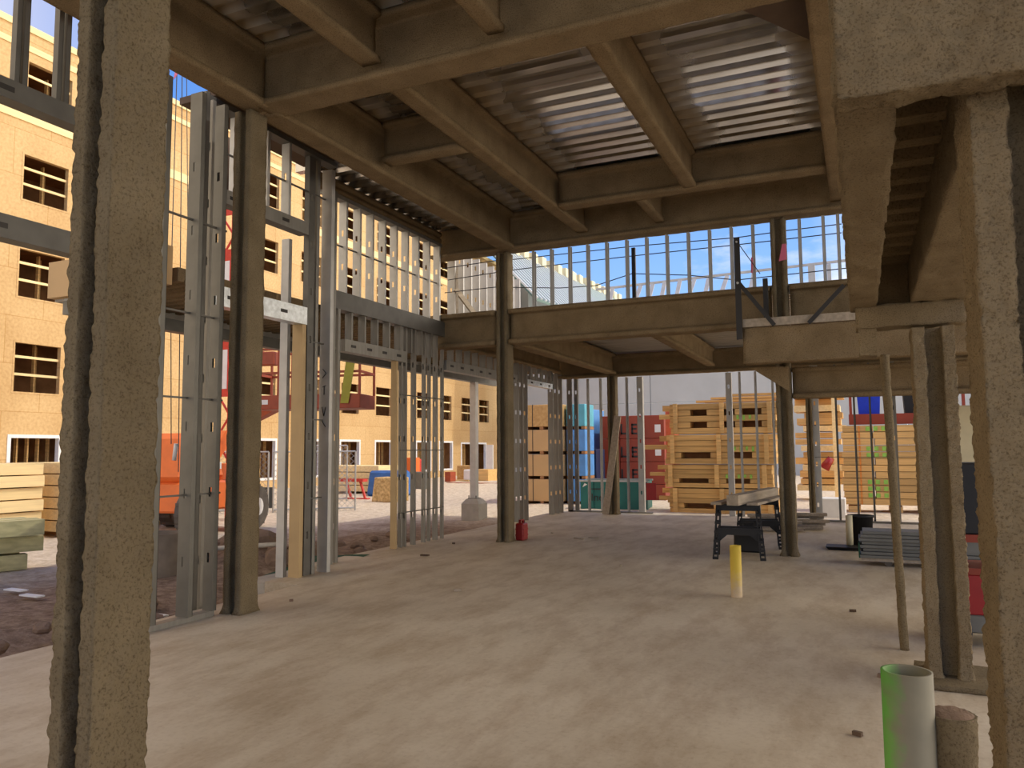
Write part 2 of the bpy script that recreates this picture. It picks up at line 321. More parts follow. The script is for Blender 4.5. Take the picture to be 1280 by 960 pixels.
g.add(gv, [(j*nx+i, j*nx+i+1, (j+1)*nx+i+1, (j+1)*nx+i) for j in range(ny-1) for i in range(nx-1)])
struct('ground', g, SOIL, True)
def deck(y0, y1, x0, x1, z, pitch, dep):
    pr = []; y = y0
    while y < y1-1e-6:
        pr += [(y, z), (y+pitch*.42, z), (y+pitch*.54, z+dep), (y+pitch*.88, z+dep)]; y += pitch
    pr += [(y1, z), (y1, z+dep+.10), (y0, z+dep+.10)]
    return MB().prism(pr, 'x', x0, x1)
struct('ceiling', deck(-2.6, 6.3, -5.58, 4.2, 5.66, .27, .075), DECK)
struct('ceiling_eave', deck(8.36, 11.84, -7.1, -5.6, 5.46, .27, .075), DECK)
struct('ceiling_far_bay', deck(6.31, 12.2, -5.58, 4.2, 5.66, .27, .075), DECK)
struct('ceiling_mezzanine', deck(12.18, 18.5, -7.1, 4.2, 3.86, .2, .06), mat('mezzanine deck steel', (.50, .47, .42), .4, .6, .12, 3, stretch=(.35, 3, 3)))
# ------------------------------------------------------------------ sprayed columns
def column(x, y, z1, label, near=False, m=None, **k):
    mb = spray(hcol(x, y, **k), 'z', 0, z1, (.009 if m else .011) if near else .03, (.010 if m else .014) if near else .045, (.0085 if m else .0065) if near else .007, (.10, .03))
    return thing('steel_column', mb, m or SPRAY, label, 'column', smooth=True)
column(-2.40, 1.885, 5.0, 'large rough sprayed column closest to the camera on the left, before the bare studs', True, d=.195, b=.225)
column(-5.55, 5.85, 4.98, 'sprayed steel column under the corner of the roof beams beside the tall bare studs')
column(-5.55, 12.0, 4.96, 'sprayed column in the middle with a small red can standing at its foot')
column(-5.42, 17.9, 3.3, 'far sprayed column with a loose grey board leaning on it, before the red bundles', d=.2, b=.22)
column(-1.0, 11.95, 4.96, 'sprayed column just behind the sawhorses, carrying the mezzanine corner')
column(-.98, 17.5, 3.0, 'thin far sprayed post half hidden behind the sawhorse column', d=.12, b=.14, tf=.045, tw=.03)
column(.478, 6.05, 2.37, 'short sprayed column under the stair landing, behind the green painted pipe', True, SPRAYR, d=.255, b=.27, tf=.075)
column(.435, 2.5, 5.0, 'massive pitted sprayed column at the right edge of the view', True, SPRAYR, d=.26, b=.30, tf=.085)
# ------------------------------------------------------------------ sprayed roof and mezzanine beams
def beam(ax, c, z0, z1, a0, a1, label, b=.28, tf=.06, tw=.04, ds=.04, da=.08, amp=.006, name='steel_beam', m=None):
    return thing(name, spray(ibeam(c, z0, z1, b, tf, tw), ax, a0, a1, ds, da, amp), m or SPRAYB, label, 'beam', smooth=True)
beam('x', 5.90, 5.0, 5.635, -5.4, 4.2, 'nearest deep sprayed roof girder crossing the whole view overhead', b=.32, ds=.03, da=.05)
beam('y', -5.43, 5.0, 5.635, 5.95, 11.9, 'long sprayed roof beam from the corner column to the middle column')
beam('y', -5.43, 5.0, 5.635, -2.6, 5.88, 'sprayed roof beam above the bare studs, running toward the camera from the corner column')
beam('x', 12.0, 4.99, 5.635, -6.95, 4.2, 'far sprayed roof girder above the row of clerestory studs', b=.3)
beam('y', -4.05, 5.12, 5.635, 6.05, 11.85, 'sprayed roof joist nearest the long left roof beam, reaching the far girder', b=.2, name='roof_joist')
beam('y', -2.0, 5.12, 5.635, 6.05, 10.4, 'sprayed roof joist ending at the cross purlin, between two bright deck bays', b=.18, name='roof_joist')
beam('y', -2.76, 5.12, 5.635, 10.65, 11.85, 'short stub joist between the cross purlin and the far girder', b=.14, name='roof_joist')
beam('y', -.14, 5.1, 5.635, 6.05, 11.85, 'sprayed edge beam of the deck bay, beside the stair landing', b=.24)
beam('x', 10.52, 5.12, 5.635, -3.94, -.26, 'sprayed cross purlin below the deck, in front of the far girder', b=.22, name='roof_purlin')
beam('x', 7.9, 5.12, 5.635, -5.28, -4.16, 'short sprayed purlin between the long roof beam and the first joist', b=.2, name='roof_purlin')
beam('y', -4.0, 5.12, 5.635, -2.6, 5.74, 'sprayed joist coming toward the camera over the near bay, top of the view', b=.2, name='roof_joist')
beam('y', -2.72, 5.12, 5.635, -2.6, 5.74, 'second near joist butting the girder at the top middle of the view', b=.16, name='roof_joist')
beam('y', -6.8, 5.26, 5.44, 8.4, 11.85, 'thin sprayed eave beam above the tall window studs', b=.16, name='eave_beam')
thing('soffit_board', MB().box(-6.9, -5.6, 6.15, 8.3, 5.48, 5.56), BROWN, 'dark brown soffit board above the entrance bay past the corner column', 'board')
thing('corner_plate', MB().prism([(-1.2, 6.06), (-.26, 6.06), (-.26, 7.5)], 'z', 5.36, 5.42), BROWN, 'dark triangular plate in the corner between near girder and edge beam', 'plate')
beam('x', 12.0, 3.35, 3.95, -6.95, -5.685, 'short sprayed mezzanine edge beam from the storefront pier to the middle column', b=.3, tf=.07)
beam('x', 12.0, 3.35, 3.95, -5.415, -1.135, 'deep long sprayed mezzanine edge beam below the clerestory opening', b=.3, tf=.07)
beam('x', 12.0, 3.35, 3.95, -.865, 4.2, 'sprayed mezzanine edge beam past the sawhorse column toward the stair', b=.3, tf=.07)
beam('y', -5.42, 3.35, 3.835, 12.16, 17.85, 'sprayed mezzanine beam from the middle column to the far column', b=.24)
beam('y', -3.05, 3.42, 3.835, 12.16, 17.85, 'sprayed mezzanine joist with ribbed deck on both sides', b=.18, name='mezzanine_joist')
beam('y', -6.8, 3.43, 3.835, 12.16, 17.85, 'sprayed mezzanine eave beam above the far doorway', b=.18, name='eave_beam')
beam('x', 18.0, 3.3, 3.835, -6.95, 4.2, 'far sprayed lintel beam over the stacks in the yard', b=.24)
# stair landing to the right
L = root('stair_landing', 'lumpy sprayed stair landing overhead beside the massive column, with a dark ribbed underside', 'stair landing', (.3, 4.3, 2.5))
o_ = Vector((.3, 4.3, 2.5))
part('edge_beam', spray(rect(-.03, .14, 2.55, 2.98), 'y', 2.3, 6.2, .02, .03, .012), SPRAYR, L, None, True, off=o_)
part('edge_beam', spray(rect(.355, .70, 2.56, 2.98), 'y', 2.72, 6.2, .02, .03, .012), SPRAYR, L, None, True, off=o_)
part('front_beam', spray(rect(2.21, 2.31, 2.49, 3.7), 'x', -.02, .75, .015, .015, .011), SPRAYR, L, None, True, off=o_)
part('rear_beam', spray(rect(6.0, 6.22, 2.40, 2.56), 'x', 0, .70, .02, .03, .012), SPRAYR, L, None, True, off=o_)
part('hanger', spray(rect(.02, .13, 2.2, 2.42), 'y', 6.02, 6.2, .02, .03, .01), SPRAYR, L, None, True, off=o_)
part('end_plate', MB().box(.1, .5, 6.1, 6.16, 2.5, 2.95), SPRAYB, L, None, off=o_)
d_ = MB(); pr = []; y = 2.52
while y < 6.2: pr += [(y, 2.84), (y+.09, 2.84), (y+.13, 2.92), (y+.22, 2.92)]; y += .26
d_.prism(pr+[(y, 2.99), (2.52, 2.99)], 'x', .1, .5); part('ribbed_deck', d_, SPRAYB, L, None, off=o_)
beam('x', 11.05, 2.71, 3.2, -1.43, 3, 'boxy sprayed landing beam under the black guard post, in front of the sawhorse column', b=.24, tf=.05, tw=.11, ds=.03, da=.05, amp=.01, name='landing_beam', m=SPRAYB)
beam('x', 12.0, 2.27, 2.72, -.88, 4, 'low sprayed beam in the shade over the lumber yard opening', b=.24, name='landing_beam')
thing('landing_slab', spray(rect(11.17, 11.85, 3.0, 3.2), 'x', -1.4, 3, .05, .1, .006), SPRAYB, 'sprayed landing slab bridging between the boxy beam and the column', 'slab', smooth=True)
thing('beam_haunch', MB().prism([(-1.40, 2.70), (-.90, 2.70), (-.90, 2.35)], 'y', 11.5, 11.7), SPRAYB, 'small slanted sprayed haunch under the boxy beam beside the sawhorse column', 'haunch')
thing('edge_plank', MB().box(-1.42, .3, 10.9, 10.95, 3.21, 3.32), GREY_LUM, 'brown wood plank lying on top of the boxy landing beam', 'plank')
# ------------------------------------------------------------------ guard posts, cables, flags
def post(name, p, q, w, label, m=BLACK, cat='guard post'): 
    mb = MB(); mb.bar(p, q, w, .012, (0, 1, 0)); a = Vector((w/2, .02, 0)); mb.bar(Vector(p)+a, Vector(q)+a, .012, .045, (0, 1, 0)); return thing(name, mb, m, label, cat)
G = root('guard_post', 'tall black steel guard post clamped to the landing beam with a slanted brace', 'guard post', (-1.46, 10.85, 3.04))
go = Vector((-1.46, 10.85, 3.04))
mb = MB(); mb.box(-1.50, -1.42, 10.84, 10.855, 3.04, 4.46); mb.box(-1.50, -1.486, 10.855, 10.93, 3.04, 4.46); part('angle_post', mb, BLACK, G, off=go)
part('brace', MB().bar((-1.46, 10.83, 3.84), (-1.0, 10.83, 3.2), .055, .015, (0, 1, 0)), BLACK, G, off=go)
mb = MB(); mb.cyl((-1.46, 10.82, 4.4), (-1.46, 10.84, 4.4), .014); part('bolt', mb, RIM, G, off=go)
mb = MB(); mb.cyl((-1.46, 10.80, 3.82), (-1.46, 10.84, 3.82), .016); part('bolt', mb, RIM, G, off=go)
post('guard_post', (-1.14, 11.2, 3.2), (-1.14, 11.2, 3.93), .06, 'short black guard post behind the slanted brace')
post('guard_brace', (-.12, 10.85, 3.67), (-.57, 10.85, 3.2), .05, 'black slanted brace rising toward the stair landing', BLACK, 'brace')
post('guard_post', (-3.30, 12.2, 3.97), (-3.30, 12.2, 4.86), .055, 'dark slim guard post among the clerestory studs, alone in the middle of the opening')
def cable(pts, label, r=.008, m=CABLE, name='safety_cable'):
    mb = MB()
    for p, q in zip(pts, pts[1:]): mb.cyl(p, q, r, n=6, cap=False)
    return thing(name, mb, m, label, 'cable')
Y = 12.17
cable([at(u, v, y=Y) for u, v in ((552, 336), (618, 326), (645, 324), (790, 308), (921, 297), (985, 288), (1052, 280))], 'top steel safety cable strung across the clerestory opening')
cable([at(u, v, y=Y+.03) for u, v in ((560, 350), (618, 341), (645, 337), (790, 320), (921, 306), (1052, 291))], 'middle steel safety cable strung across the clerestory opening')
cable([at(u, v, y=Y+.06) for u, v in ((556, 366), (618, 359), (700, 360), (745, 357), (790, 342), (860, 344), (921, 350), (1060, 335))], 'lowest sagging safety cable across the clerestory opening')
thing('warning_flag', MB().prism([(at(973, 312, y=11.7).x, 4.27), (at(983, 312, y=11.7).x, 4.29), (at(982, 291, y=11.7).x, 4.52), (at(977, 292, y=11.7).x, 4.52)], 'y', 11.70, 11.715), PINK, 'pink tag hanging before the sawhorse column above the mezzanine', 'tag')
cable([at(924, 306, y=10.9), at(950, 342, y=11.15)], 'thin slanted cable from the top of the tall guard post to the short one', .006)
cable([at(u, v, y=11.9) for u, v in ((940, 322), (940, 341))], 'short red ribbon hanging from the cables beside the tall guard post', .016, PINK, 'warning_ribbon')
# leaning guard studs on the far mezzanine edge
for i, (ut, vt, ub, vb) in enumerate([(766, 360, 762, 378), (801, 357, 794, 376), (816, 355, 811, 374), (831, 352, 827, 371), (850, 350, 846, 369), (868, 349, 862, 367), (886, 347, 882, 365), (909, 345, 903, 362), (943, 338, 939, 358)]):
    a, b = at(ut, vt, y=17.7), at(ub, vb, y=17.5); b = b+(b-a)*((b.z-4.02)/(a.z-b.z))
    mb = MB(); mb.bar(b, a, .09, .03, (0, 1, 0)); thing('leaning_stud', mb, RIM, f'{ORD[i]} pale leaning stud from the middle column on the far mezzanine edge', 'stud', 'leaning studs beyond the clerestory')
thing('guard_rail', MB().bar(at(745, 362, y=17.75), at(1062, 325, y=17.75), .05, .05), RIM, 'pale horizontal rail on the far mezzanine edge behind the leaning studs', 'rail')
for k, (u0_, w_) in enumerate(((1014, .14), (1036, .08))):
    a = at(u0_, 330, y=17.6); thing('parapet_stud', MB().box(a.x-w_/2, a.x+w_/2, 17.6, 17.7, 4.02, a.z), RIM, ['wide', 'narrow'][k]+' pale parapet stud on the far mezzanine edge at the stair end', 'stud')
# ------------------------------------------------------------------ steel studs
def cstud(x, y, z0, z1, w=.09, f=.04, axis='x', op=1, t=.004, hole=.62, h0=.45, mb=None, hw=.035, hh=.09):
    """C-shaped stud; web of width w lies along axis, flanges of length f point along the other one; knock-out slots cut in the web"""
    mb = mb or MB()
    def bx(a0, a1, b0, b1, c0, c1):
        if axis == 'x': mb.box(x+a0, x+a1, y+min(b0*op, b1*op), y+max(b0*op, b1*op), c0, c1)
        else: mb.box(x+min(b0*op, b1*op), x+max(b0*op, b1*op), y+a0, y+a1, c0, c1)
    z = z0; h = z0+h0
    while h+hh < z1-.1 and hole:
        bx(-w/2, w/2, 0, t, z, h); bx(-w/2, -hw/2, 0, t, h, h+hh); bx(hw/2, w/2, 0, t, h, h+hh); z = h+hh; h += hole
    bx(-w/2, w/2, 0, t, z, z1)
    for s in (-1, 1):
        bx(s*w/2-(t if s > 0 else 0), s*w/2+(0 if s > 0 else t), t, f, z0, z1)
        e = s*(w/2-.012); bx(min(e, s*w/2), max(e, s*w/2), f-t, f, z0, z1)
    return mb
def stud(label, *a, m=None, name='steel_stud', group=None, **k): return thing(name, cstud(*a, **k), m or GALV, label, 'stud', group)
def track(label, ax, c, a0, a1, z0, z1, w=.1, m=None, name='steel_track', holes=0):
    mb = MB(); t = .005
    if ax == 'y':
        z = z0; mb.box(c+w/2-t, c+w/2, a0, a1, z0, z1); mb.box(c-w/2, c-w/2+t, a0, a1, z0, z1); mb.box(c-w/2+t, c+w/2-t, a0, a0+t, z0+t, z1-t); mb.box(c-w/2+t, c+w/2-t, a1-t, a1, z0+t, z1-t); mb.box(c-w/2+t, c+w/2-t, a0, a1, z0, z0+t); mb.box(c-w/2+t, c+w/2-t, a0, a1, z1-t, z1)
    else:
        mb.box(a0, a1, c-w/2, c-w/2+t, z0, z1); mb.box(a0, a1, c+w/2-t, c+w/2, z0, z1); mb.box(a0, a1, c-w/2+t, c+w/2-t, z0, z0+t); mb.box(a0, a1, c-w/2+t, c+w/2-t, z1-t, z1)
    if not holes: return thing(name, mb, m or GALV, label, 'track')
    # a header with dark knock-out slots on its room side
    r = root(name, label, 'track', ((c if ax == 'y' else (a0+a1)/2), ((a0+a1)/2 if ax == 'y' else c), z0)); off = Vector(r.location)
    part('channel', mb, m or GALV, r, off=off); zc = (z0+z1)/2
    for i in range(holes):
        p = a0+(a1-a0)*(i+.5)/holes; q = MB()
        if ax == 'y': q.box(c+w/2, c+w/2+.004, p-.06, p+.06, zc-.02, zc+.02)
        else: q.box(p-.06, p+.06, c-w/2-.004, c-w/2, zc-.02, zc+.02)
        part('knockout', q, BLACK, r, off=off)
    return r
def rod(label, p, q, r=.012): mb = MB(); mb.bar(p, q, r*2, r*1.4); return thing('bridging_bar', mb, GALVD, label, 'bar')
# clerestory
for i, x in enumerate((-5.03, -4.70, -4.37, -4.05, -3.72, -3.38, -3.05, -2.72, -2.38, -2.05, -1.72, -1.40, -.73, -.40, -.2)):
    stud(f'{ORD[i]} clerestory stud from the middle column, standing on the mezzanine edge beam' , x, 12.05, 3.98, 4.96, w=.09, f=.045, axis='y', op=1, m=RIM)
track('thin steel track on top of the mezzanine edge beam under the clerestory studs', 'x', 12.05, -5.3, 0, 3.955, 3.98, .1)
def YU(u, x): return at(u, 560, x=x).y
# tall studs between the near column and the corner column (plane x = -5.7)
track('bottom track on the slab under the tall bare studs', 'y', -5.70, 4.2, 5.62, 0, .05, .1)
S1 = [(4.90, .10), (5.28, .15), (5.58, .12)]
nm = ['tall steel stud nearest the big near column, by its dark edge', 'tall wide steel stud second from the big near column, in the front row', 'tall steel stud closest to the corner column in the front row']
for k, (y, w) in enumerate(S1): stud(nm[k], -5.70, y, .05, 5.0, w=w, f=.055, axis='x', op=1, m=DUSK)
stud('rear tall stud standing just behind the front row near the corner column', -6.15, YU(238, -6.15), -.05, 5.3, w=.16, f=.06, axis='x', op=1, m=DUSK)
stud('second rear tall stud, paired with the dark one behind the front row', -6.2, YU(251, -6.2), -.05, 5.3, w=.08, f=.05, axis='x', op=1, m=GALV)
track('short sill track under the rear pair of tall studs', 'y', -6.17, 5.8, 6.55, -.10, -.05, .12)
for i, z in enumerate((1.15, 2.05, 2.85, 3.75)):
    rod(['lowest', 'second', 'third', 'highest'][i]+' bridging bar threaded through the tall front studs', (-5.7, 4.2, z), (-5.72, 5.72, z))
# opening headers seen left of the near column
LH = -5.75
hz = [at(0, v, x=LH).z for v in (99, 124, 269, 299)]; hy = at(0, 200, x=LH).y-.4
track('dark steel header channel with slots, seen high at the left edge of the view', 'y', LH, hy, 4.6, hz[1], hz[0], .15, GALVD, 'steel_header', 2)
track('dark steel sill channel with slots lower down at the left edge of the view', 'y', LH, hy, 4.6, hz[3], hz[2], .15, GALVD, 'steel_header', 2)
for k, y in enumerate([at(u, 60, x=LH).y for u in (17, 27, 70, 80)]):
    stud(['outermost', 'second', 'third', 'innermost'][k]+' dark upper stud on the high header at the left edge, under blue sky', LH, y, hz[0], 5.6, w=.06, f=.04, axis='x', op=1, hole=0, m=GALVD)
# entrance jamb cluster past the corner column (plane x = -6.4)
J = -6.40
track('bright galvanised door header between the corner column and the jamb studs', 'y', J, 6.0, 7.72, 3.14, 3.36, .15, GALVB, 'steel_header', 2)
track('upper galvanised sill channel between the corner column and the jamb studs', 'y', J, 6.0, 7.72, 4.30, 4.46, .15, GALV, 'steel_header', 2)
track('top track over the entrance bay beside the corner column', 'y', J, 6.0, 8.3, 5.38, 5.44, .15, GALVD)
stud('pale wide jamb stud standing outside the slab past the corner column', -6.72, YU(352, -6.72), -.1, 4.3, w=.12, f=.06, axis='x', op=1, m=RIM, hole=0)
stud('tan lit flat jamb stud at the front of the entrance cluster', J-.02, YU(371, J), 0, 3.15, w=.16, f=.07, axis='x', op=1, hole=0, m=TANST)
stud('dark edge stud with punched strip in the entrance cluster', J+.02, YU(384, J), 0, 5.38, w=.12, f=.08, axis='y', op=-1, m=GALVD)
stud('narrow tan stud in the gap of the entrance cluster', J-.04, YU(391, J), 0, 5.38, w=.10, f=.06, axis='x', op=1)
ms = stud('wide grey stud with scribbled marks ending the entrance cluster', J+.03, YU(402, J), 0, 5.30, w=.16, f=.07, axis='x', op=1, hole=0, m=RIM)
yk = YU(402, J)-.004
for k, (a_, b_) in enumerate((((-.03, 2.62), (.03, 2.56)), ((.03, 2.56), (-.03, 2.50)), ((-.03, 2.38), (.03, 2.40)), ((.0, 2.40), (.0, 2.28)), ((-.03, 2.12), (.0, 2.0)), ((.0, 2.0), (.03, 2.12)), ((-.03, 1.94), (.03, 1.86)))):
    part('pen_mark', MB().bar((J+.03+a_[0], yk, a_[1]), (J+.03+b_[0], yk, b_[1]), .012, .004, (0, 0, 1)), BLACK, ms, off=ms.location)
stud('dark back stud with side slots beside the tall window opening', -6.72, YU(411, -6.72), 0, 5.24, w=.09, f=.06, axis='x', op=1)
stud('bright edged jamb stud at the start of the storefront opening', -6.76, YU(417, -6.76), 0, 3.57, w=.10, f=.06, axis='x', op=1)
for k, (y, w) in enumerate(((6.5, .16), (6.95, .16), (7.35, .12))):
    stud(['first', 'second', 'third'][k]+' pale upper stud above the sill channel from the corner column', J, y, 4.46, 5.38, w=w, f=.045, axis='x', op=1, m=RIM)
for i, z in enumerate((.95, 1.95, 2.95, 4.9)):
    rod(['lowest', 'second', 'third', 'highest'][i]+' bridging bar through the entrance cluster studs', (J, 7.66 if i < 3 else 6.1, z), (J, 8.2, z))
# tall window wall above the storefront (plane x = -6.8)
W = -6.8
track('top track of the tall upper window wall under the eave beam', 'y', W, 8.6, 11.9, 5.19, 5.25, .13)
for i, y in enumerate((9.06, 9.40, 9.73, 10.07, 10.40, 10.74, 11.08, 11.44, 11.80)):
    stud(f'{ORD[i]} upper window wall stud from the entrance cluster, above the dark storefront header', W, y, 3.83, 5.19, w=.13, f=.042, axis='x', op=1, m=RIM, hole=.5, h0=.35)
rod('long bridging bar through the upper window wall studs', (W, 8.7, 4.52), (W, 12.0, 4.52))
track('dark deep header beam over the storefront opening, beneath the upper window studs', 'y', W, 8.7, 12.0, 3.57, 3.83, .17, GALVD, 'steel_header')
for i in range(8):
    y = 9.22+i*.33
    stud(f'{ORD[i]} short cripple stud from the entrance cluster between the two storefront headers', W, y, 3.16, 3.57, w=.12, f=.04, axis='x', op=1, hole=0)
track('slotted door header channel of the storefront opening', 'y', W, 9.05, 10.68, 2.98, 3.16, .15, GALV, 'steel_header', 4)
for i, (y, w) in enumerate(((YU(491.5, W), .10), (YU(499.5, W), .06), (YU(505, W), .05), (YU(515.5, W), .08), (YU(528.5, W), .06), (YU(535, W), .05), (YU(543, W), .08), (YU(551.5, W), .05))):
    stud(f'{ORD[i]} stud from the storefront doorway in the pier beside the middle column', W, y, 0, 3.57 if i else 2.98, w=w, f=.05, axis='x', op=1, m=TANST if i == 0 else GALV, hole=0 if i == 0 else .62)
for i, z in enumerate((.55, 1.55, 2.45)): rod(['lowest', 'middle', 'highest'][i]+' bridging bar through the pier studs beside the middle column', (W+.03, 10.6, z), (W+.03, 12.0, z))
track('second slotted door header behind the middle column', 'y', W, 12.05, 15.2, 2.98, 3.16, .15, GALV, 'steel_header', 8)
for i in range(9):
    stud(f'{ORD[i]} short cripple stud from the pier above the second door header', W, 12.3+i*.33, 3.16, 3.44, w=.12, f=.04, axis='x', op=1, hole=0)
for i, (y, w) in enumerate(((15.25, .13), (15.48, .13), (15.72, .13))):
    stud(['first', 'second', 'third'][i]+' far pier stud just past the middle column, lit slots in its web', W, y, 0, 3.43, w=w, f=.045, axis='x', op=1)
track('galvanised header of the far doorway before the tan bundles', 'y', W, 15.75, 17.35, 3.0, 3.12, .13, GALVB, 'steel_header', 3)
for i in range(5): stud(f'{ORD[i]} short stud from the middle column over the far doorway header', W, 15.95+i*.32, 3.12, 3.43, w=.12, f=.04, axis='x', op=1, hole=.3, h0=.1)
for i, (x, y, w) in enumerate(((W, 17.30, .13), (W, 17.62, .13), (W, 17.9, .14), (-6.66, 18.25, .13), (-6.5, 18.3, .1))):
    stud(f'{ORD[i]} stud from the far doorway in the corner pier beside the tan bundles', x, y, 0, 3.4, w=w, f=.045, axis='x', op=1)
track('bottom track of the far stud wall before the teal container', 'x', 18.3, -6.7, -4.6, 0, .04, .1)
for i, x in enumerate((-6.2, -5.87, -5.2)): stud(f'{ORD[i]} bright thin stud from the corner pier in the far wall before the teal container', x, 18.3, .04, 3.3, w=.09, f=.045, axis='y', op=1, m=RIM)
stud('wide double stud beside the far column, before the red bundles', -4.86, 18.3, 0, 3.3, w=.14, f=.13, axis='x', op=1, m=RIM)
stud('wide dark stud before the pine crates at the far opening', -2.75, 18.3, 0, 3.3, w=.13, f=.10, axis='x', op=1, m=RIM)
for i, x in enumerate((-2.52, -2.17, -1.80)): stud(f'{ORD[i]} bright thin stud from the wide one, before the pine crates', x, 18.3, 0, 3.3, w=.09, f=.045, axis='y', op=1, m=RIM)
stud('broad stud with five lit slots before the yard lumber at the far right opening', -.87, 17.6, 0, 3.3, w=.16, f=.05, axis='x', op=1, hole=.43, h0=.3, m=RIM)
for i, x in enumerate((-.47, -.12, .18)): stud(f'{ORD[i]} thin dim stud from the slotted one before the yard lumber', x, 17.6, 0, 3.3, w=.09, f=.04, axis='y', op=1, m=GALVD)
stud('double stud just behind the thin sprayed post', .62, 17.5, 0, 3.3, w=.12, f=.09, axis='x', op=1)
track('bottom track of the far right stud wall before the yard lumber', 'x', 17.6, -.95, 1.2, 0, .04, .1)
rod('thin bridging bar across the far right studs', (-.9, 17.6, 1.35), (1.2, 17.6, 1.35), .008)
# upper far side wall on the mezzanine
for i in range(10):
    stud(f'{ORD[i]} stud from the window wall in the mezzanine side wall seen beside the middle column', W, 12.35+i*.33, 4.0, 5.3, w=.16, f=.045, axis='x', op=1, m=RIM)
thing('leaning_board', MB().bar((-6.62, 12.25, 4.0), (-6.74, 12.45, 4.95), .05, .09), GREY_LUM, 'dark wood board leaning on the mezzanine side wall beside the window wall', 'board')
thing('leaning_board', MB().bar((-6.45, 12.75, 4.0), (-6.68, 12.3, 4.5), .05, .09), GREY_LUM, 'short dark slanted board propped against the leaning one on the mezzanine', 'board')
thing('leaning_plank', MB().bar(at(757, 643, z=.0), at(772, 520, y=17.75), .16, .04, (0, 1, 0)), GREY_LUM, 'loose grey plank leaning against the far sprayed column', 'plank')
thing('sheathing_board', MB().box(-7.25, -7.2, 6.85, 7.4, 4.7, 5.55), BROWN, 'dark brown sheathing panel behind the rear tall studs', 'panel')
# ------------------------------------------------------------------ things on the slab
def stub(name, x, y, z1, r, m, label, cap=None):
    return thing(name, MB().tube((x, y, 0), (x, y, z1), r, .012, 28), m, label, 'pipe', smooth=True, origin=(x, y, 0))
stub('plastic_pipe', -1.25, 8.45, .53, .058, YPIPE, 'upright stub pipe with a yellow sprayed top standing alone on the slab')
p = at(1133, 838, z=.72)
stub('plastic_pipe', p.x, p.y, .72, .088, GPIPE, 'wide upright pipe with green spray paint in front of the short sprayed column')
p = at(1188, 888, z=.58)
r_ = root('stub_pipe', 'lumpy coated stub filled with dirt between the green pipe and the massive column', 'pipe', (p.x, p.y, 0))
poly = [(.083*math.cos(2*math.pi*i/20), .083*math.sin(2*math.pi*i/20)) for i in range(20)]
part('pipe_wall', spray(poly, 'z', 0, .57, .012, .015, .006, (.08, .02)), SPRAY, r_, smooth=True)
mb = MB(); n = 20; vs = [(0, 0, .572)]+[(.06*math.cos(2*math.pi*i/n), .06*math.sin(2*math.pi*i/n), .577+.008*random.random()) for i in range(n)]+[(.085*math.cos(2*math.pi*i/n), .085*math.sin(2*math.pi*i/n), .565) for i in range(n)]
mb.add(vs, [(0, 1+i, 1+(i+1) % n) for i in range(n)]+[(1+i, n+1+i, n+1+(i+1) % n, 1+(i+1) % n) for i in range(n)]); part('dirt_fill', mb, CLOD, r_, smooth=True)
poly = [(.032*math.cos(2*math.pi*i/12), .032*math.sin(2*math.pi*i/12)) for i in range(12)]
mb = spray(poly, 'z', 0, 2.28, .018, .025, .004); sh = MB()
sh.add([Vector((v.x+.24-.045*v.z*.4, v.y+6.75, v.z)) for v in mb.v], mb.f)
thing('conduit_pole', sh, SPRAY, 'thin sprayed conduit pole standing beside the short column', 'pole', smooth=True)
struct('trim_1', spray([(.28+a, 5.72+b) for a, b in ((0, 0), (.46, 0), (.46, .6), (0, .6))], 'z', 0, .035, .03, .035, .012), SPRAY, True)
def sawhorse(cx, cy, rz, label):
    r = root('sawhorse', label, 'sawhorse', (cx, cy, 0), rz, 'folding sawhorses')
    tb = MB(); tb.frus((-.36, .36, -.055, .055), (-.35, .35, -.045, .045), .66, .75)
    tb.box(-.36, -.30, -.06, .06, .60, .66); tb.box(.30, .36, -.06, .06, .60, .66); part('top_beam', tb, BLKPL, r, bevel=.006)
    for sx in (-1, 1):
        for sy in (-1, 1):
            l = MB(); a = Vector((sx*.31, sy*.04, .70)); b = Vector((sx*.37, sy*.25, 0))
            for k in (-.035, .035): l.bar(b+Vector((k, 0, 0)), a+Vector((k*.8, 0, 0)), .022, .05, (0, 1, 0))
            for t in (.0, .16, .32, .5, .68, .84): 
                q = b.lerp(a, t); l.box(q.x-.045, q.x+.045, q.y-.024, q.y+.024, max(0, q.z), q.z+.035)
            part('leg', l, BLKPL, r)
    for sy in (-1, 1):
        c = MB(); yy = sy*.15
        c.prism([(-.35, .24), (-.30, .24), (-.18, .33), (.18, .33), (.30, .24), (.35, .24), (.34, .42), (-.34, .42)], 'y', yy-.012, yy+.012); c.box(-.34, .34, yy-.02, yy+.02, .40, .425)
        part('brace_panel', c, BLKPL, r)
    r.scale = (.86, 1, 1)
    return r
a0 = at(917, 690, z=0)
SHX, SHY = -1.64, 11.45
sawhorse(SHX, SHY, .12, 'black plastic folding sawhorse nearer the yellow pipe, carrying boards')
sawhorse(SHX+.12, SHY+1.35, .12, 'rear black sawhorse half hidden behind the nearer one, carrying boards')
thing('timber_beam', MB().bar((SHX-.02, SHY-.35, .825), (SHX+.28, SHY+2.1, .825), .16, .14), GREY_LUM, 'thick squared timber lying on top of the two sawhorses', 'timber')
thing('board', MB().bar((SHX-.27, SHY-.22, .768), (SHX-.05, SHY+1.9, .768), .15, .035), GREY_LUM, 'flat grey board lying on the sawhorses beside the timber, on its window side', 'board')
thing('board', MB().bar((SHX+.22, SHY-.18, .768), (SHX+.45, SHY+1.8, .768), .15, .035), GREY_LUM, 'flat grey board lying on the sawhorses on the column side of the timber', 'board')
p = at(918, 672, z=0)
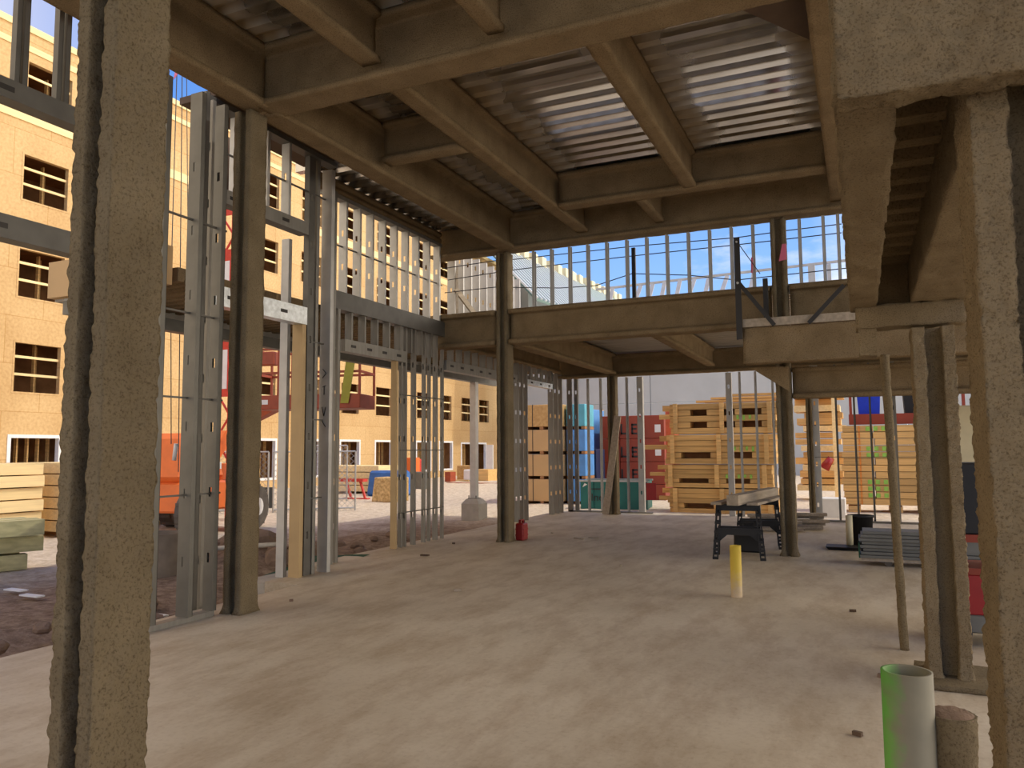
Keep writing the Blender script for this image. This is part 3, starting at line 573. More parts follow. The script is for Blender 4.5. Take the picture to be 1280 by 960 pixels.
t = root('tool_case', 'black tool case standing on the floor beneath the rear sawhorse', 'tool case', (SHX+.03, SHY+.75, 0))
part('body', MB().frus((-.2, .2, -.15, .15), (-.19, .19, -.14, .14), .0, .36), BLKPL, t, bevel=.02); h = MB(); h.box(-.09, -.07, -.015, .015, .35, .42); h.box(.07, .09, -.015, .015, .35, .42); h.box(-.09, .09, -.015, .015, .41, .435); part('handle', h, BLKPL, t)
p = at(650, 676, z=0)
t = root('fuel_can', 'small red can standing on the slab against the middle column', 'can', (p.x-.02, p.y+.12, 0))
part('body', MB().box(-.075, .075, -.11, .11, 0, .29), RED, t, bevel=.02); h = MB(); h.box(-.02, .02, -.08, -.06, .28, .34); h.box(-.02, .02, .05, .07, .28, .34); h.box(-.02, .02, -.08, .07, .33, .35); part('handle', h, RED, t)
part('ribs', MB().box(-.08, .08, -.1, .1, .08, .1).box(-.08, .08, -.1, .1, .18, .2), RED, t); part('cap', MB().cyl((0, .085, .28), (0, .085, .33), .025), BLKPL, t)
# bucket, roll, tray
p = at(1076, 684, z=0)
t = root('trash_can', 'black plastic tub standing on the slab near the grey panel stack', 'tub', (p.x+.02, p.y+.1, 0))
b_ = MB(); n = 24
vs = []
for r1, z in ((.14, 0), (.175, .46), (.195, .46), (.195, .49), (.165, .49), (.135, .03)): vs += [(r1*math.cos(2*math.pi*i/n), r1*math.sin(2*math.pi*i/n), z) for i in range(n)]
b_.add(vs, [(k*n+i, k*n+(i+1) % n, (k+1)*n+(i+1) % n, (k+1)*n+i) for k in range(5) for i in range(n)]+[tuple(range(n)), tuple(range(5*n, 6*n))]); part('body', b_, BLKPL, t, smooth=True)
h = MB(); h.box(.19, .215, -.05, .05, .40, .43); part('handle', h, BLKPL, t)
p = at(1062, 684, z=0)
thing('cardboard_tube', MB().cyl((p.x+.01, p.y-.1, .02), (p.x+.01, p.y-.1, .50), .05, n=16), CREAM, 'pale upright tube leaning at the front of the black tub', 'tube', smooth=True)
p = at(1056, 686, z=0)
tr = MB(); tr.frus((p.x-.22, p.x+.2, p.y-.22, p.y+.1), (p.x-.26, p.x+.24, p.y-.26, p.y+.14), 0, .05); thing('mortar_tray', tr, BLKPL, 'low black tray on the slab in front of the black tub', 'tray')
# grey panels
p0, p1 = at(1079, 702, z=.05), at(1150, 708, z=.05)
t = root('panel_stack_dolly', 'low wooden dolly under the stack of grey steel panels', 'dolly', (p0.x, p0.y, 0)); dm = MB(); dm.box(-.02, 1.5, .0, .5, .06, .10); part('platform', dm, GREY_LUM, t)
for k, (x, y) in enumerate(((.30, .04), (1.3, .04), (.30, .44), (1.3, .44))): part('wheel', MB().cyl((x, y-.02, .05), (x, y+.02, .05), .05, n=14), RUBBER, t)
for i in range(8):
    z = .10+i*.044; o = .012*((i*37) % 5-2)
    bx = MB(); bx.prism([(0, 0), (.5, 0), (.5, .036), (.47, .040), (.03, .040), (0, .036)], 'x', p0.x-.02+o, p0.x+1.5+o)
    bx.v = [Vector((v.x, v.y+p0.y+o, v.z+z)) for v in bx.v]
    thing('steel_sheet', bx, PANEL, f'{ORD[i]} grey steel panel from the bottom of the stack behind the thin pole', 'panel', 'grey steel panels on the dolly')
thing('green_wrap', MB().box(p0.x-.05, p0.x-.034, p0.y-.03, p0.y+.25, .10, .30), SILT, 'green end wrap on the stack of grey steel panels', 'wrap')
# cut lumber by the sawhorse column
for j, (u, v, lab) in enumerate(((968, 664, 'behind the sawhorses'), (1003, 662, 'past the sawhorse column'))):
    q = at(u, v, z=0)
    for i in range(5):
        o = random.uniform(-.08, .08); thing('scrap_board', MB().bar((q.x-.42+o, q.y+.0+(i % 2)*.12, .035+.062*i), (q.x+.42+o, q.y+.15+(i % 2)*.12, .035+.062*i), .14, .055), GREY_LUM, f'{ORD[i]} weathered board from the floor in the small pile {lab}', 'board', 'weathered boards on the slab')
# red tool chest and black cabinet glimpsed beside the massive column
p = at(1219, 800, z=0.05)
t = root('tool_chest', 'red and grey wheeled tool chest glimpsed between the two columns at the edge', 'tool chest', (p.x+.03, p.y+.2, 0))
part('base', MB().box(-.2, .3, -.2, .3, .10, .24), PANEL, t, bevel=.01); part('drawer_case', MB().box(-.2, .3, -.2, .3, .24, .55), RED, t, bevel=.008); part('lid', MB().box(-.21, .31, -.21, .31, .55, .60), REDDK, t)
part('shelf', MB().box(-.2, .3, -.2, .3, .72, .80), PANEL, t)
for x in (-.13, .23): part('wheel', MB().cyl((x, -.21, .10), (x, -.16, .10), .085, n=18), RUBBER, t)
for x in (-.19, .29):
    part('post', MB().box(x-.015, x+.015, .1, .13, .6, .8), BLACK, t)
part('cabinet', MB().box(-.2, .3, -.19, .3, .86, 1.42), BLKPL, t, bevel=.01); part('tray', MB().box(-.21, .31, -.21, .31, .80, .86), REDDK, t)
# scraps on the slab
for k, (u, v, w, l, lab, m) in enumerate([(531, 695, .05, .13, 'small dark wood scrap on the slab before the storefront pier', BROWN), (572, 739, .03, .12, 'thin wood sliver on the slab in the middle of the near floor', GREY_LUM), (567, 680, .05, .12, 'small brown chip on the slab beside the middle column', BROWN), (724, 674, .03, .22, 'thin dark stick on the slab past the red can', GREY_LUM), (742, 673, .03, .2, 'second thin stick on the slab, farther from the red can', GREY_LUM), (690, 667, .03, .07, 'tiny chip on the slab toward the far corner', GREY_LUM), (1072, 920, .025, .07, 'short dark twig on the slab near the green pipe', BROWN), (1066, 765, .02, .06, 'tiny dark twig on the open slab before the thin pole', BROWN), (364, 752, .03, .05, 'small crumb on the slab beside the corner column', CLOD), (776, 708, .02, .08, 'small sliver on the slab toward the sawhorses', GREY_LUM), (1101, 847, .03, .04, 'clod of dirt on the slab beside the green pipe', CLOD)]):
    q = at(u, v, z=0); a = k*.9; mb = MB(); mb.bar(q+Vector((-l/2*math.cos(a), -l/2*math.sin(a)*.4, .012)), q+Vector((l/2*math.cos(a), l/2*math.sin(a)*.4, .014)), w, .022); thing('wood_scrap', mb, m, lab, 'scrap')
# ------------------------------------------------------------------ canopy along the wall
t = root('entry_canopy', 'steel canopy outside the storefront wall with a pale fascia and ribbed soffit', 'canopy', (-8, 12, 3.4)); off = Vector((-8, 12, 3.4))
part('soffit', deck(6.4, 18.6, -8.95, -7.12, 3.52, .2, .06), SPRAYB, t, off=off)
part('fascia', MB().box(-9.1, -8.93, 6.3, 18.7, 3.42, 3.85), CONCB, t, off=off); part('fascia', MB().box(-9.1, -7.1, 6.2, 6.3, 3.45, 3.9), TAN, t, off=off)
part('support_beam', MB().box(-8.95, -8.8, 6.3, 18.6, 3.25, 3.42), PANEL, t, off=off)
t = root('canopy_post', 'pale square canopy post on a chamfered concrete footing, out on the gravel', 'post', (-8.84, 17.25, -.2))
part('footing', MB().box(-.24, .24, -.24, .24, 0, .42).frus((-.24, .24, -.24, .24), (-.15, .15, -.15, .15), .42, .54), CONCB, t)
part('base_plate', MB().box(-.12, .12, -.12, .12, .54, .56), GALV, t); part('post', MB().box(-.08, .08, -.08, .08, .56, 3.45), RIM, t)
for x in (-.1, .1): part('anchor_bolt', MB().cyl((x, -.1, .55), (x, -.1, .62), .012), BLACK, t)
# ------------------------------------------------------------------ the long sheathed apartment building
FX = -24.5
t = root('apartment_building', 'long unfinished apartment building sheathed in yellow board with rows of open window holes', 'building', (FX, 30, -.2)); off = Vector((FX, 30, -.2))
ys = [4.6, 10.1, 15.7, 19.0, 26.2, 29.4, 32.7, 35.85, 40.2, 43.0, 45.95, 48.6, 52.0]
zr = [(3.50, 5.08), (6.58, 8.14), (9.78, 11.27), (12.85, 14.42)]
wins = [(y, y+1.54, a, b) for y in ys for a, b in zr]; gw = [(y, y+1.6, .35 if y > 20 else 1.0, 2.02) for y in ys if y != 45.95]+[(45.95, 49.6, .0, 1.95)]
gw = [w for w in gw if w[0] != 48.6]
Y0, Y1, Z0, Z1 = -6, 54.5, -.3, 15.4
mb = MB()
yc = sorted({Y0, Y1}|{v for w in wins+gw for v in w[:2]}); zc = sorted({Z0, Z1}|{v for w in wins+gw for v in w[2:]})
hole = lambda y, z: any(a < y < b and c < z < d for a, b, c, d in wins+gw)
idx = {}
for y in yc:
    for z in zc: idx[(y, z)] = len(idx)
mb.add([(FX, y, z) for y in yc for z in zc], [(idx[(y, z)], idx[(y2, z)], idx[(y2, z2)], idx[(y, z2)]) for y, y2 in zip(yc, yc[1:]) for z, z2 in zip(zc, zc[1:]) if not hole((y+y2)/2, (z+z2)/2)])
part('sheathing_wall', mb, OSB, t, off=off)
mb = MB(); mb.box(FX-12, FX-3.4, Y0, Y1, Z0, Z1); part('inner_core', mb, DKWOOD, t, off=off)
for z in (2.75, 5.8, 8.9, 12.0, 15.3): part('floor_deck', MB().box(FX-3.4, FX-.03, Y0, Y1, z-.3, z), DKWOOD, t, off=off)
mb = MB(); mb.box(FX-12, FX+.02, Y0, Y1, 15.4, 15.5); part('parapet_cap', MB().box(FX-.3, FX+.05, Y0, Y1, 15.4, 15.62), LUMY, t, off=off); part('end_wall', MB().box(FX-12, FX, Y1-.1, Y1, Z0, Z1), OSB, t, off=off); part('end_wall', MB().box(FX-12, FX, Y0, Y0+.1, Z0, Z1), OSB, t, off=off)
part('belt_course', MB().box(FX, FX+.035, Y0, Y1, 12.36, 12.72), LUMY, t, off=off)
part('belt_course', MB().box(FX, FX+.03, Y0, Y1, 14.75, 14.95), LUMY, t, off=off)
for y, y2, a, b in wins:
    w = MB(); e = .06
    w.box(FX-.16, FX+.01, y-e, y, a-e, b+e).box(FX-.16, FX+.01, y2, y2+e, a-e, b+e).box(FX-.16, FX+.01, y, y2, a-e, a).box(FX-.16, FX+.01, y, y2, b, b+e)
    f = part('window_frame', w, OSB, t, off=off); 
    for q in (.36, .72): 
        r = part('guard_rail', MB().box(FX-.14, FX-.09, y, y2, a+(b-a)*q-.04, a+(b-a)*q+.04), LUMY, f); r.data.transform(Matrix.Translation(-off))
    s = MB()
    for k in range(6): s.box(FX-1.0-.5*(k % 2), FX-.86-.5*(k % 2), y-.3+.38*k, y-.25+.38*k, a-.7, b+.1)
    r = part('inner_stud', s, LUM, f); r.data.transform(Matrix.Translation(-off))
for y, y2, a, b in gw:
    w = MB(); e = .11
    w.box(FX-.16, FX+.025, y-e, y, a-e, b+e).box(FX-.16, FX+.025, y2, y2+e, a-e, b+e).box(FX-.16, FX+.025, y, y2, a-e, a).box(FX-.16, FX+.025, y, y2, b, b+e)
    f = part('window_flashing', w, TRIMW, t, off=off)
    s = MB()
    for k in range(6): s.box(FX-.8, FX-.66, y-.1+.36*k, y-.05+.36*k, a-.3, b+.4)
    r = part('inner_stud', s, LUM, f); r.data.transform(Matrix.Translation(-off))
# farther pitched roof
t = root('pitched_roof_building', 'far building with a slanted ribbed roof, pale at one end and green at the other', 'building', (-24.5, 66, 8)); off = Vector((-24.5, 66, 8))
def roofpt(y, k): return Vector((-23.5+4.5*k, y, 16.6+(y-56)*.045-4.75*k))
mb = MB(); vs = [roofpt(46, 0), roofpt(66, 0), roofpt(66, 1), roofpt(46, 1)]; mb.add(vs+[v-Vector((0, 0, .15)) for v in vs], [(0, 1, 2, 3), (7, 6, 5, 4), (0, 4, 5, 1), (1, 5, 6, 2), (2, 6, 7, 3), (3, 7, 4, 0)]); part('pale_roof', mb, mat('grey green roof underlay', (.10, .17, .15), .7, 0, .08), t, off=off)
mb = MB(); vs = [roofpt(66, 0), roofpt(82, 0), roofpt(82, 1), roofpt(66, 1)]; mb.add(vs+[v-Vector((0, 0, .15)) for v in vs], [(0, 1, 2, 3), (7, 6, 5, 4), (0, 4, 5, 1), (1, 5, 6, 2), (2, 6, 7, 3), (3, 7, 4, 0)]); part('green_roof', mb, GREENR, t, off=off)
for i in range(46):
    y = 46.2+i*.78; part('roof_rib', MB().bar(roofpt(y, 0)+Vector((0, 0, .08)), roofpt(y, 1)+Vector((0, 0, .08)), .30, .14), PALE, t, off=off)
for i in range(19):
    y = 46.5+i*1.85; q = roofpt(y, 0); part('ridge_block', MB().box(q.x-.3, q.x+.3, y, y+.9, q.z-.1, q.z+.65), CREAM, t, off=off)
part('wall', MB().box(-34, -23.6, 55.5, 82, -.2, 16), TILT, t, off=off)
# tilt-up wall at the end of the yard
t = root('concrete_building', 'grey tilt-up concrete panel building closing the far end of the yard', 'building', (0, 52, -.2)); off = Vector((0, 52, -.2))
for i in range(8):
    x = -23.4+i*5.2
    for z0, z1 in ((-.3, 4.65), (4.68, 9.2)): part('wall_panel', MB().box(x+.02, x+5.18, 51.8, 52.2, z0, z1), TILT, t, off=off)
# ------------------------------------------------------------------ yard stacks at the far end
GZ = -.17
def bundle(name, x0, x1, y0, y1, z0, z1, m, label, cat, straps=1, runner=True, group=None, strapm=None, axis='x'):
    t = root(name, label, cat, ((x0+x1)/2, (y0+y1)/2, z0), 0, group); X, Yh = (x1-x0)/2, (y1-y0)/2
    r = .09 if runner else 0
    part('body', MB().box(-X, X, -Yh, Yh, r, z1-z0-.01), m, t, bevel=.012)
    for k in range(straps):
        x = -X+2*X*(k+.5)/straps+.03
        part('strap', MB().box(x-.012, x+.012, -Yh-.004, Yh+.004, r, z1-z0-.004), strapm or BLACK, t)
    if runner:
        for x in (-X*.8, 0, X*.8): part('runner', MB().box(x-.06, x+.06, -Yh, Yh, 0, r), DKWOOD, t)
    return t
zt = [GZ, .62, 1.40, 2.18, 2.98]
tanl = ['bottom tan wrapped bundle of the stack beyond the far doorway', 'second tan wrapped bundle up beyond the far doorway', 'third tan wrapped bundle up beyond the far doorway', 'topmost bundle of bare board sheets beyond the far doorway']
for i in range(4):
    bundle('board_bundle', -9.9, at(708, 600, y=23).x-.05, 22.7, 25.2, zt[i], zt[i+1], OSBX if i == 3 else TAN, tanl[i], 'bundle', 2)
bl = ['bottom blue wrapped bundle beside the tan stack', 'second blue wrapped bundle up beside the tan stack', 'third blue wrapped bundle up beside the tan stack', 'topmost pale teal bundle beside the tan stack']
for i in range(4): bundle('wrapped_bundle', at(709, 600, y=23).x, at(732, 600, y=23).x, 23.0, 23.9, zt[i], zt[i+1], TEALW if i == 3 else BLUEW, bl[i], 'bundle', 1)
bundle('wrapped_bundle', at(731, 600, y=25.6).x, at(741, 600, y=25.6).x, 25.6, 27, 1.4, 2.95, BLUEW, 'tall narrow blue bundle behind the teal topped stack', 'bundle', 1)
thing('blue_crate', MB().box(at(731, 600, y=25.6).x, at(741, 600, y=25.6).x, 25.6, 27, GZ, 1.4), BLUEW, 'blue crate under the tall narrow blue bundle', 'crate', bevel=.02)
bundle('wrapped_bundle', at(736, 600, y=24).x, at(746, 600, y=24).x, 24.0, 24.9, GZ, 1.55, NAVY, 'dark navy wrapped bundle between the blue stack and the red bundles', 'bundle', 1)
# forklift
t = root('forklift', 'yellow lift truck seen in the gap between blue and red stacks', 'forklift', (at(750, 600, y=29.5).x, 29.5, GZ))
part('body', MB().frus((-.6, .6, -1.2, 1.2), (-.55, .55, -1.0, .9), .35, 1.2), YELL, t, bevel=.05); part('counterweight', MB().box(-.55, .55, .9, 1.5, .4, 1.3), YELL, t, bevel=.08)
for x in (-.55, .55):
    part('mast_rail', MB().box(x-.06, x+.06, -1.45, -1.33, .2, 3.2), YELL, t); part('cab_post', MB().bar((x, -.7, 1.2), (x*.9, -.4, 2.3), .07, .07), YELL, t); part('cab_post', MB().bar((x, .8, 1.2), (x*.9, .6, 2.3), .07, .07), YELL, t)
    for y in (-.8, .8): part('wheel', MB().cyl((x-.12, y, .38), (x+.12, y, .38), .38, n=18), RUBBER, t)
part('cab_roof', MB().box(-.55, .55, -.5, .7, 2.3, 2.37), YELL, t)
thing('timber_crate', MB().box(at(736, 600, y=33).x, at(749, 600, y=33).x, 33, 33.6, GZ, at(742, 541, y=33).z), LUM, 'pale timber frame panel standing behind the yellow lift truck', 'crate')
# teal container
q0, q1 = at(726, 636, z=GZ), at(822, 634, z=GZ)
t = root('scrap_container', 'low teal steel container with dark lettering in front of the red bundles', 'container', (q0.x, q0.y, GZ), math.atan2(.25, q1.x-q0.x))
LX = q1.x-q0.x
b_ = MB(); b_.prism([(0, 0), (1.1, 0), (1.1, .80), (1.05, .80), (1.05, .1), (.05, .1), (.05, .80), (0, .80)], 'x', 0, LX); b_.box(0, .05, .05, 1.05, .1, .8).box(LX-.05, LX, .05, 1.05, .1, .8); part('body', b_, TEAL, t)
part('rim', MB().box(-.03, LX+.03, -.03, .03, .78, .83).box(-.03, LX+.03, 1.07, 1.13, .78, .83), RIM, t)
for x in (.35, .85, 1.35, 1.85, LX-.12): part('rib', MB().box(x-.03, x+.03, -.035, 0, .05, .78), TEAL, t)
fc = bpy.data.curves.new('lettering', 'FONT'); fc.body = 'Inde'; fc.size = .30; fc.extrude = .003; tmp = bpy.data.objects.new('lettering_outline', fc); COL.objects.link(tmp); bpy.context.view_layer.update(); me = bpy.data.meshes.new_from_object(tmp.evaluated_get(bpy.context.evaluated_depsgraph_get())); bpy.data.objects.remove(tmp); fo = bpy.data.objects.new('lettering', me); COL.objects.link(fo); fo.parent = t; me.materials.clear(); me.materials.append(BLACK); fo.location = (.31, -.04, .24); fo.rotation_euler = (math.pi/2, 0, 0)
part('label_bar', MB().box(.28, .62, -.038, -.034, .56, .59), BLACK, t); part('arrow_mark', MB().prism([(.06, .62), (.2, .70), (.12, .74)], 'y', -.006, -.002), WHITEP, t)
part('red_flag', MB().box(LX-.02, LX+.26, -.1, -.085, .28, .76), RED, t)
# red bundles
RY = 25.6
x0, x1 = at(752, 600, y=RY).x, at(832, 600, y=RY).x; zz = [at(800, v, y=RY).z for v in (628, 605, 577, 548, 519)]; zz[0] = GZ
col = [x0, x0+(x1-x0)*.30, x0+(x1-x0)*.66, x1]
cn = ['beside the far column', 'in the middle column of the red stack', 'with a white label, next to the pine crates']
for j in range(3):
    for i in range(4):
        t = bundle('red_bundle', col[j]+.01, col[j+1]-.01, RY, RY+2.4, zz[i], zz[i+1], REDDK, f'{["bottom", "second lowest", "third", "topmost"][i]} brick red wrapped bundle {cn[j]}', 'bundle', 0, False)
        if j == 2 and i > 1: part('paper_label', MB().box(.05, .25, -1.21, -1.203, .2, .46), PAPER, t, 'white paper label')
        if j == 1 and i > 0:
            for x, z, w, h in ((-.36, .14, .06, .36), (-.36, .14, .2, .06), (.02, .14, .06, .36), (.02, .14, .2, .06), (.02, .3, .18, .06), (.02, .44, .2, .06)): part('black_mark', MB().box(x, x+w, -1.206, -1.2, z, z+h), BLACK, t)
# pine crates
PY = 20.9
tz = [GZ]+[at(880, v, y=PY).z for v in (609.5, 580, 542, 503)]
PXL, PXR = at(836, 600, y=PY).x, at(972, 600, y=PY).x
lab = ['bottom', 'second lowest', 'third', 'topmost']
for i in range(4):
    z0, z1 = tz[i], tz[i+1]; sh_ = (.0, -.12, -.05, .05)[i]; x0, x1 = PXL+sh_, PXR+sh_
    t = root('timber_crate', f'{lab[i]} pine crate of stacked planks with upright battens, under the far opening', 'crate', ((x0+x1)/2, PY+.5, z0), 0, 'pine crates in the yard'); off = Vector(t.location)
    nb = 5; hgt = (z1-z0-.02)
    for k in range(nb):
        a = z0+hgt*k/nb; b = z0+hgt*(k+.93)/nb
        if k == 1 and i != 3:
            for s0, s1 in ((0, .14), (.42, .58), (.8, 1)): part('plank', MB().box(x0+(x1-x0)*s0, x0+(x1-x0)*s1, PY+.02, PY+1.1, a, b), LUMX, t, off=off)
        elif k in (1, 3) and i == 3:
            for s0, s1 in ((0, .20), (.36, .5), (.62, .68), (.86, 1)): part('plank', MB().box(x0+(x1-x0)*s0, x0+(x1-x0)*s1, PY+.02, PY+1.1, a, b), LUMX, t, off=off)
        else: part('plank', MB().box(x0+random.uniform(-.05, .05), x1+random.uniform(-.05, .05), PY+random.uniform(0, .03), PY+1.1, a, b), LUMX, t, off=off)
    part('inner_stack', MB().box(x0+.1, x1-.1, PY+.5, PY+1.05, z0+.01, z1-.03), DKWOOD, t, off=off)  # dark filling put in so the gaps between planks look shaded
    for s0 in (.06, .5, .93): part('batten', MB().box(x0+(x1-x0)*s0-.055, x0+(x1-x0)*s0+.055, PY-.05, PY-.004, z0+.01, z1-.02), LUM, t, off=off)
    part('end_board', MB().box(x0-(.62 if i == 2 else .42 if i == 1 else .3), x0, PY+.1, PY+.2, z0+hgt*.5, z0+hgt*.66), LUMX, t, off=off)
    part('end_board', MB().box(x0-.25, x0, PY+.3, PY+.4, z0+hgt*.78, z0+hgt*.97), LUMX, t, off=off)
    if i: 
        for k in range(5): part('spray_mark', MB().box(x0+(x1-x0)*(.58+.055*k), x0+(x1-x0)*(.60+.055*k), PY-.004, PY+.016, z0+hgt*.42+.02*(k % 2), z0+hgt*.58), GREENSP, t, 'green spray mark', off=off)
for i in range(5):
    z = tz[4]+.02+.075*(i//2); thing('loose_plank', MB().bar((PXL+.7+.2*i, PY+.5+.2*(i % 2), z+.03), (PXR-.1+.1*i, PY+.5+.2*(i % 2), z+.03), .14, .06), LUMX, f'{ORD[i]} loose plank lying across the topmost pine crate', 'plank', 'loose planks on the pine crates')
thing('orange_wrap', MB().box(PXL-.32, PXL-.06, PY+1.14, PY+1.7, tz[2], tz[4]-.1), mat('orange red wrap', (.70, .16, .08), .5), 'orange red wrapped block between red bundles and pine crates', 'block')
# right yard lumber
QY = 22.6
qx0, qx1 = at(1054, 600, y=QY).x, at(1215, 600, y=QY).x
qz = [at(1100, v, y=QY).z for v in (640, 531)]
nb = 12
for i in range(nb):
    z0 = max(qz[0], GZ)+.18+(qz[1]-qz[0]-.18)*i/nb; z1 = z0+(qz[1]-qz[0]-.18)/nb*.92; o = random.uniform(-.04, .04)
    t = root('lumber_lift', f'{ORD[i]} layer of planks from the bottom in the tall yard lumber stack, far right opening', 'lumber', ((qx0+qx1)/2, QY+.6, z0), 0, 'layers of the tall yard lumber stack'); off = Vector(t.location)
    part('plank', MB().box(qx0+o, qx0+.75+o, QY, QY+1.2, z0, z1), LUMX, t, off=off); part('plank', MB().box(qx0+.78+o, qx0+1.9+o, QY+random.uniform(0, .03), QY+1.2, z0, z1), LUMX, t, off=off); part('plank', MB().box(qx0+1.93+o, qx1+o, QY, QY+1.2, z0, z1), LUMX, t, off=off)
    if i in (1, 2, 3, 7, 8, 11):
        for k in range(4): part('spray_mark', MB().box(qx0+.6+.19*k, qx0+.7+.19*k, QY-.012, QY-.004, z0+.02, z1-.03), GREENSP, t, 'green spray mark', off=off)
    part('spray_mark', MB().box(qx0+.42, qx0+.46, QY-.012, QY-.004, z0, z1), ORSP, t, 'orange spray mark', off=off)
for k, x in enumerate((qx0+.1, qx0+1.1, qx0+2.2)): thing('skid', MB().box(x, x+.3, QY, QY+1.2, GZ, GZ+.17), LUM, ['first', 'second', 'third'][k]+' timber skid under the tall yard lumber stack', 'skid')
# steel shelf above
sz = qz[1]+.02
t = root('storage_rack', 'brown steel rack above the tall yard lumber stack holding bins', 'rack', (qx0, QY+.8, sz)); off = Vector((qx0, QY+.8, sz))
part('shelf_beam', MB().box(qx0+.2, qx1, QY+.2, QY+.3, sz, sz+.28), REDDK, t, off=off); part('shelf', MB().box(qx0+.2, qx1, QY+.3, QY+1.2, sz+.22, sz+.28), REDDK, t, off=off); part('shelf_beam', MB().box(qx0+.2, qx1, QY+.2, QY+.3, sz+1.02, sz+1.10), REDDK, t, off=off)
for x in (qx0+.22, qx1-.1): part('upright', MB().box(x, x+.07, QY+.2, QY+.3, sz+.28, sz+2), REDDK, t, off=off)
def tub(x, w, h, m, label, z): 
    t = root('storage_bin', label, 'bin', (x+w/2, QY+.7, z)); part('body', MB().frus((-w/2+.03, w/2-.03, -.25, .25), (-w/2, w/2, -.28, .28), 0, h), m, t); part('rim', MB().box(-w/2-.02, w/2+.02, -.3, .3, h, h+.04), m, t)
tub(qx0+.42, .58, .54, BLUE, 'bright blue plastic bin on the brown steel rack', sz+.29)
tub(qx0+1.06, .32, .68, BLKPL, 'tall black bin next to the blue one on the rack', sz+.29)
tub(qx0+1.55, .9, .62, BLKPL, 'wide black bin on the rack beyond the thin sprayed pole', sz+.29)
tub(qx0+1.1, .45, .5, BLKPL, 'black bin on the upper rail of the brown rack', sz+1.11)
thing('cardboard_box', MB().box(qx0+.35, qx0+1.0, QY+.4, QY+1, sz+1.11, sz+1.75), OSBX, 'tan box on the upper rail of the brown rack', 'box')
# jumbled paler lumber behind
JY = 27.0
jx0, jx1 = at(1004, 600, y=JY).x, at(1066, 600, y=JY).x
for i in range(16):
    z0 = .15+i*.215; o = random.uniform(-.25, .1); w = random.uniform(-.5, .1)
    thing('lumber_bundle', MB().box(jx0+o, jx1+w, JY+random.uniform(0, .3), JY+1.5, z0, z0+random.uniform(.17, .212)), LUMX if i % 3 else LUMY, f'{ORD[i]} layer from the ground in the jumbled lumber pile behind the slotted stud', 'lumber', 'jumbled yard lumber')
x_ = at(1047, 600, y=JY-.2).x; thing('timber_upright', MB().box(x_-.09, x_+.07, JY-.25, JY-.1, GZ, 3.6), LUMY, 'pale upright timber before the jumbled lumber pile', 'post')
q = at(1041, 649, z=GZ); thing('white_crate', MB().box(q.x-.32, q.x+.3, q.y, q.y+.5, GZ, .33), PAPER, 'white block on the gravel behind the slotted stud', 'block', bevel=.02)
q = at(1034, 578, y=JY-.4); thing('red_rag', MB().cyl((q.x-.1, JY-.3, q.z-.2), (q.x+.12, JY-.3, q.z+.15), .16, .1, 8), RED, 'red bag wedged in the jumbled lumber pile', 'bag', smooth=True)
# beyond the right columns
q = at(1205, 590, y=14); thing('cream_crate', MB().box(q.x-.4, q.x+1.6, 14, 15, .0, 2.2), CREAM, 'cream coloured crate past the short column at the edge', 'crate', bevel=.02)
# ------------------------------------------------------------------ left yard
# long pine pile
lz = at(40, 578, x=-15.0).z
lvl = 6
for i in range(lvl):
    z0 = GZ+.1+(lz-GZ-.1)*i/lvl; z1 = z0+(lz-GZ-.1)/lvl*.9
    for j in range(3):
        y0 = 3.0+j*3.6+.25*((i*3+j) % 3); thing('pine_lift', MB().box(-17.0, -15.0+.05*((i+j) % 2), y0, y0+3.45, z0, z1), LUMY, f'{["bottom", "second", "third", "fourth", "fifth", "topmost"][i]} layer of the long pale lumber pile, {["nearest", "middle", "farthest"][j]} length', 'lumber', 'long pale lumber pile')
for k, y in enumerate((4, 7.5, 11, 13)): thing('skid', MB().box(-17.0, -15.0, y, y+.1, GZ-.03, GZ+.1), DKWOOD, f'{ORD[k]} skid from the near end under the long pale lumber pile', 'skid')
thing('white_block', MB().box(-15.6, -15.15, 11.6, 13.0, lz, lz+.17), PAPER, 'white block lying on the long pale lumber pile', 'block')
# treated post pile
for i, (x, y, z, l) in enumerate([(-11.2, 6.75, 0, 2.6), (-10.98, 6.70, 0, 2.5), (-11.42, 6.8, 0, 2.6), (-11.1, 6.9, .24, 2.7), (-11.34, 6.85, .24, 2.7), (-12.1, 8.0, .0, 2.4), (-12.36, 8.05, .0, 2.4), (-12.05, 8.2, .25, 2.4), (-12.3, 8.15, .25, 2.4), (-12.18, 8.2, .5, 2.4), (-12.46, 8.2, .5, 2.4), (-11.9, 8.1, .5, 2.3)]):
    x += .8; y -= .45
    thing('treated_post', MB().bar((x-l*.35, y-l*.9, GZ+.13+z), (x, y, GZ+.13+z), .2, .22), TREAT, f'{ORD[i]} greenish treated timber from the near bottom of the left edge pile', 'timber', 'treated timbers at the left edge')
q = at(4, 650, z=.4); thing('orange_tag', MB().box(-11.9, -11.7, 6.9, 6.92, .3, .7), ORANGE, 'orange painted timber end on the treated pile', 'tag')
# concrete ring
q = at(202, 722, z=GZ)
thing('concrete_drum', MB().tube((q.x-.2, q.y+.1, GZ-.05), (q.x-.2, q.y+.1, .42), .36, .06, 28), mat('muddy concrete', (.20, .155, .11), .9, 0, .2, 6), 'brownish concrete ring on the dirt behind the tall bare studs', 'concrete ring', smooth=True)
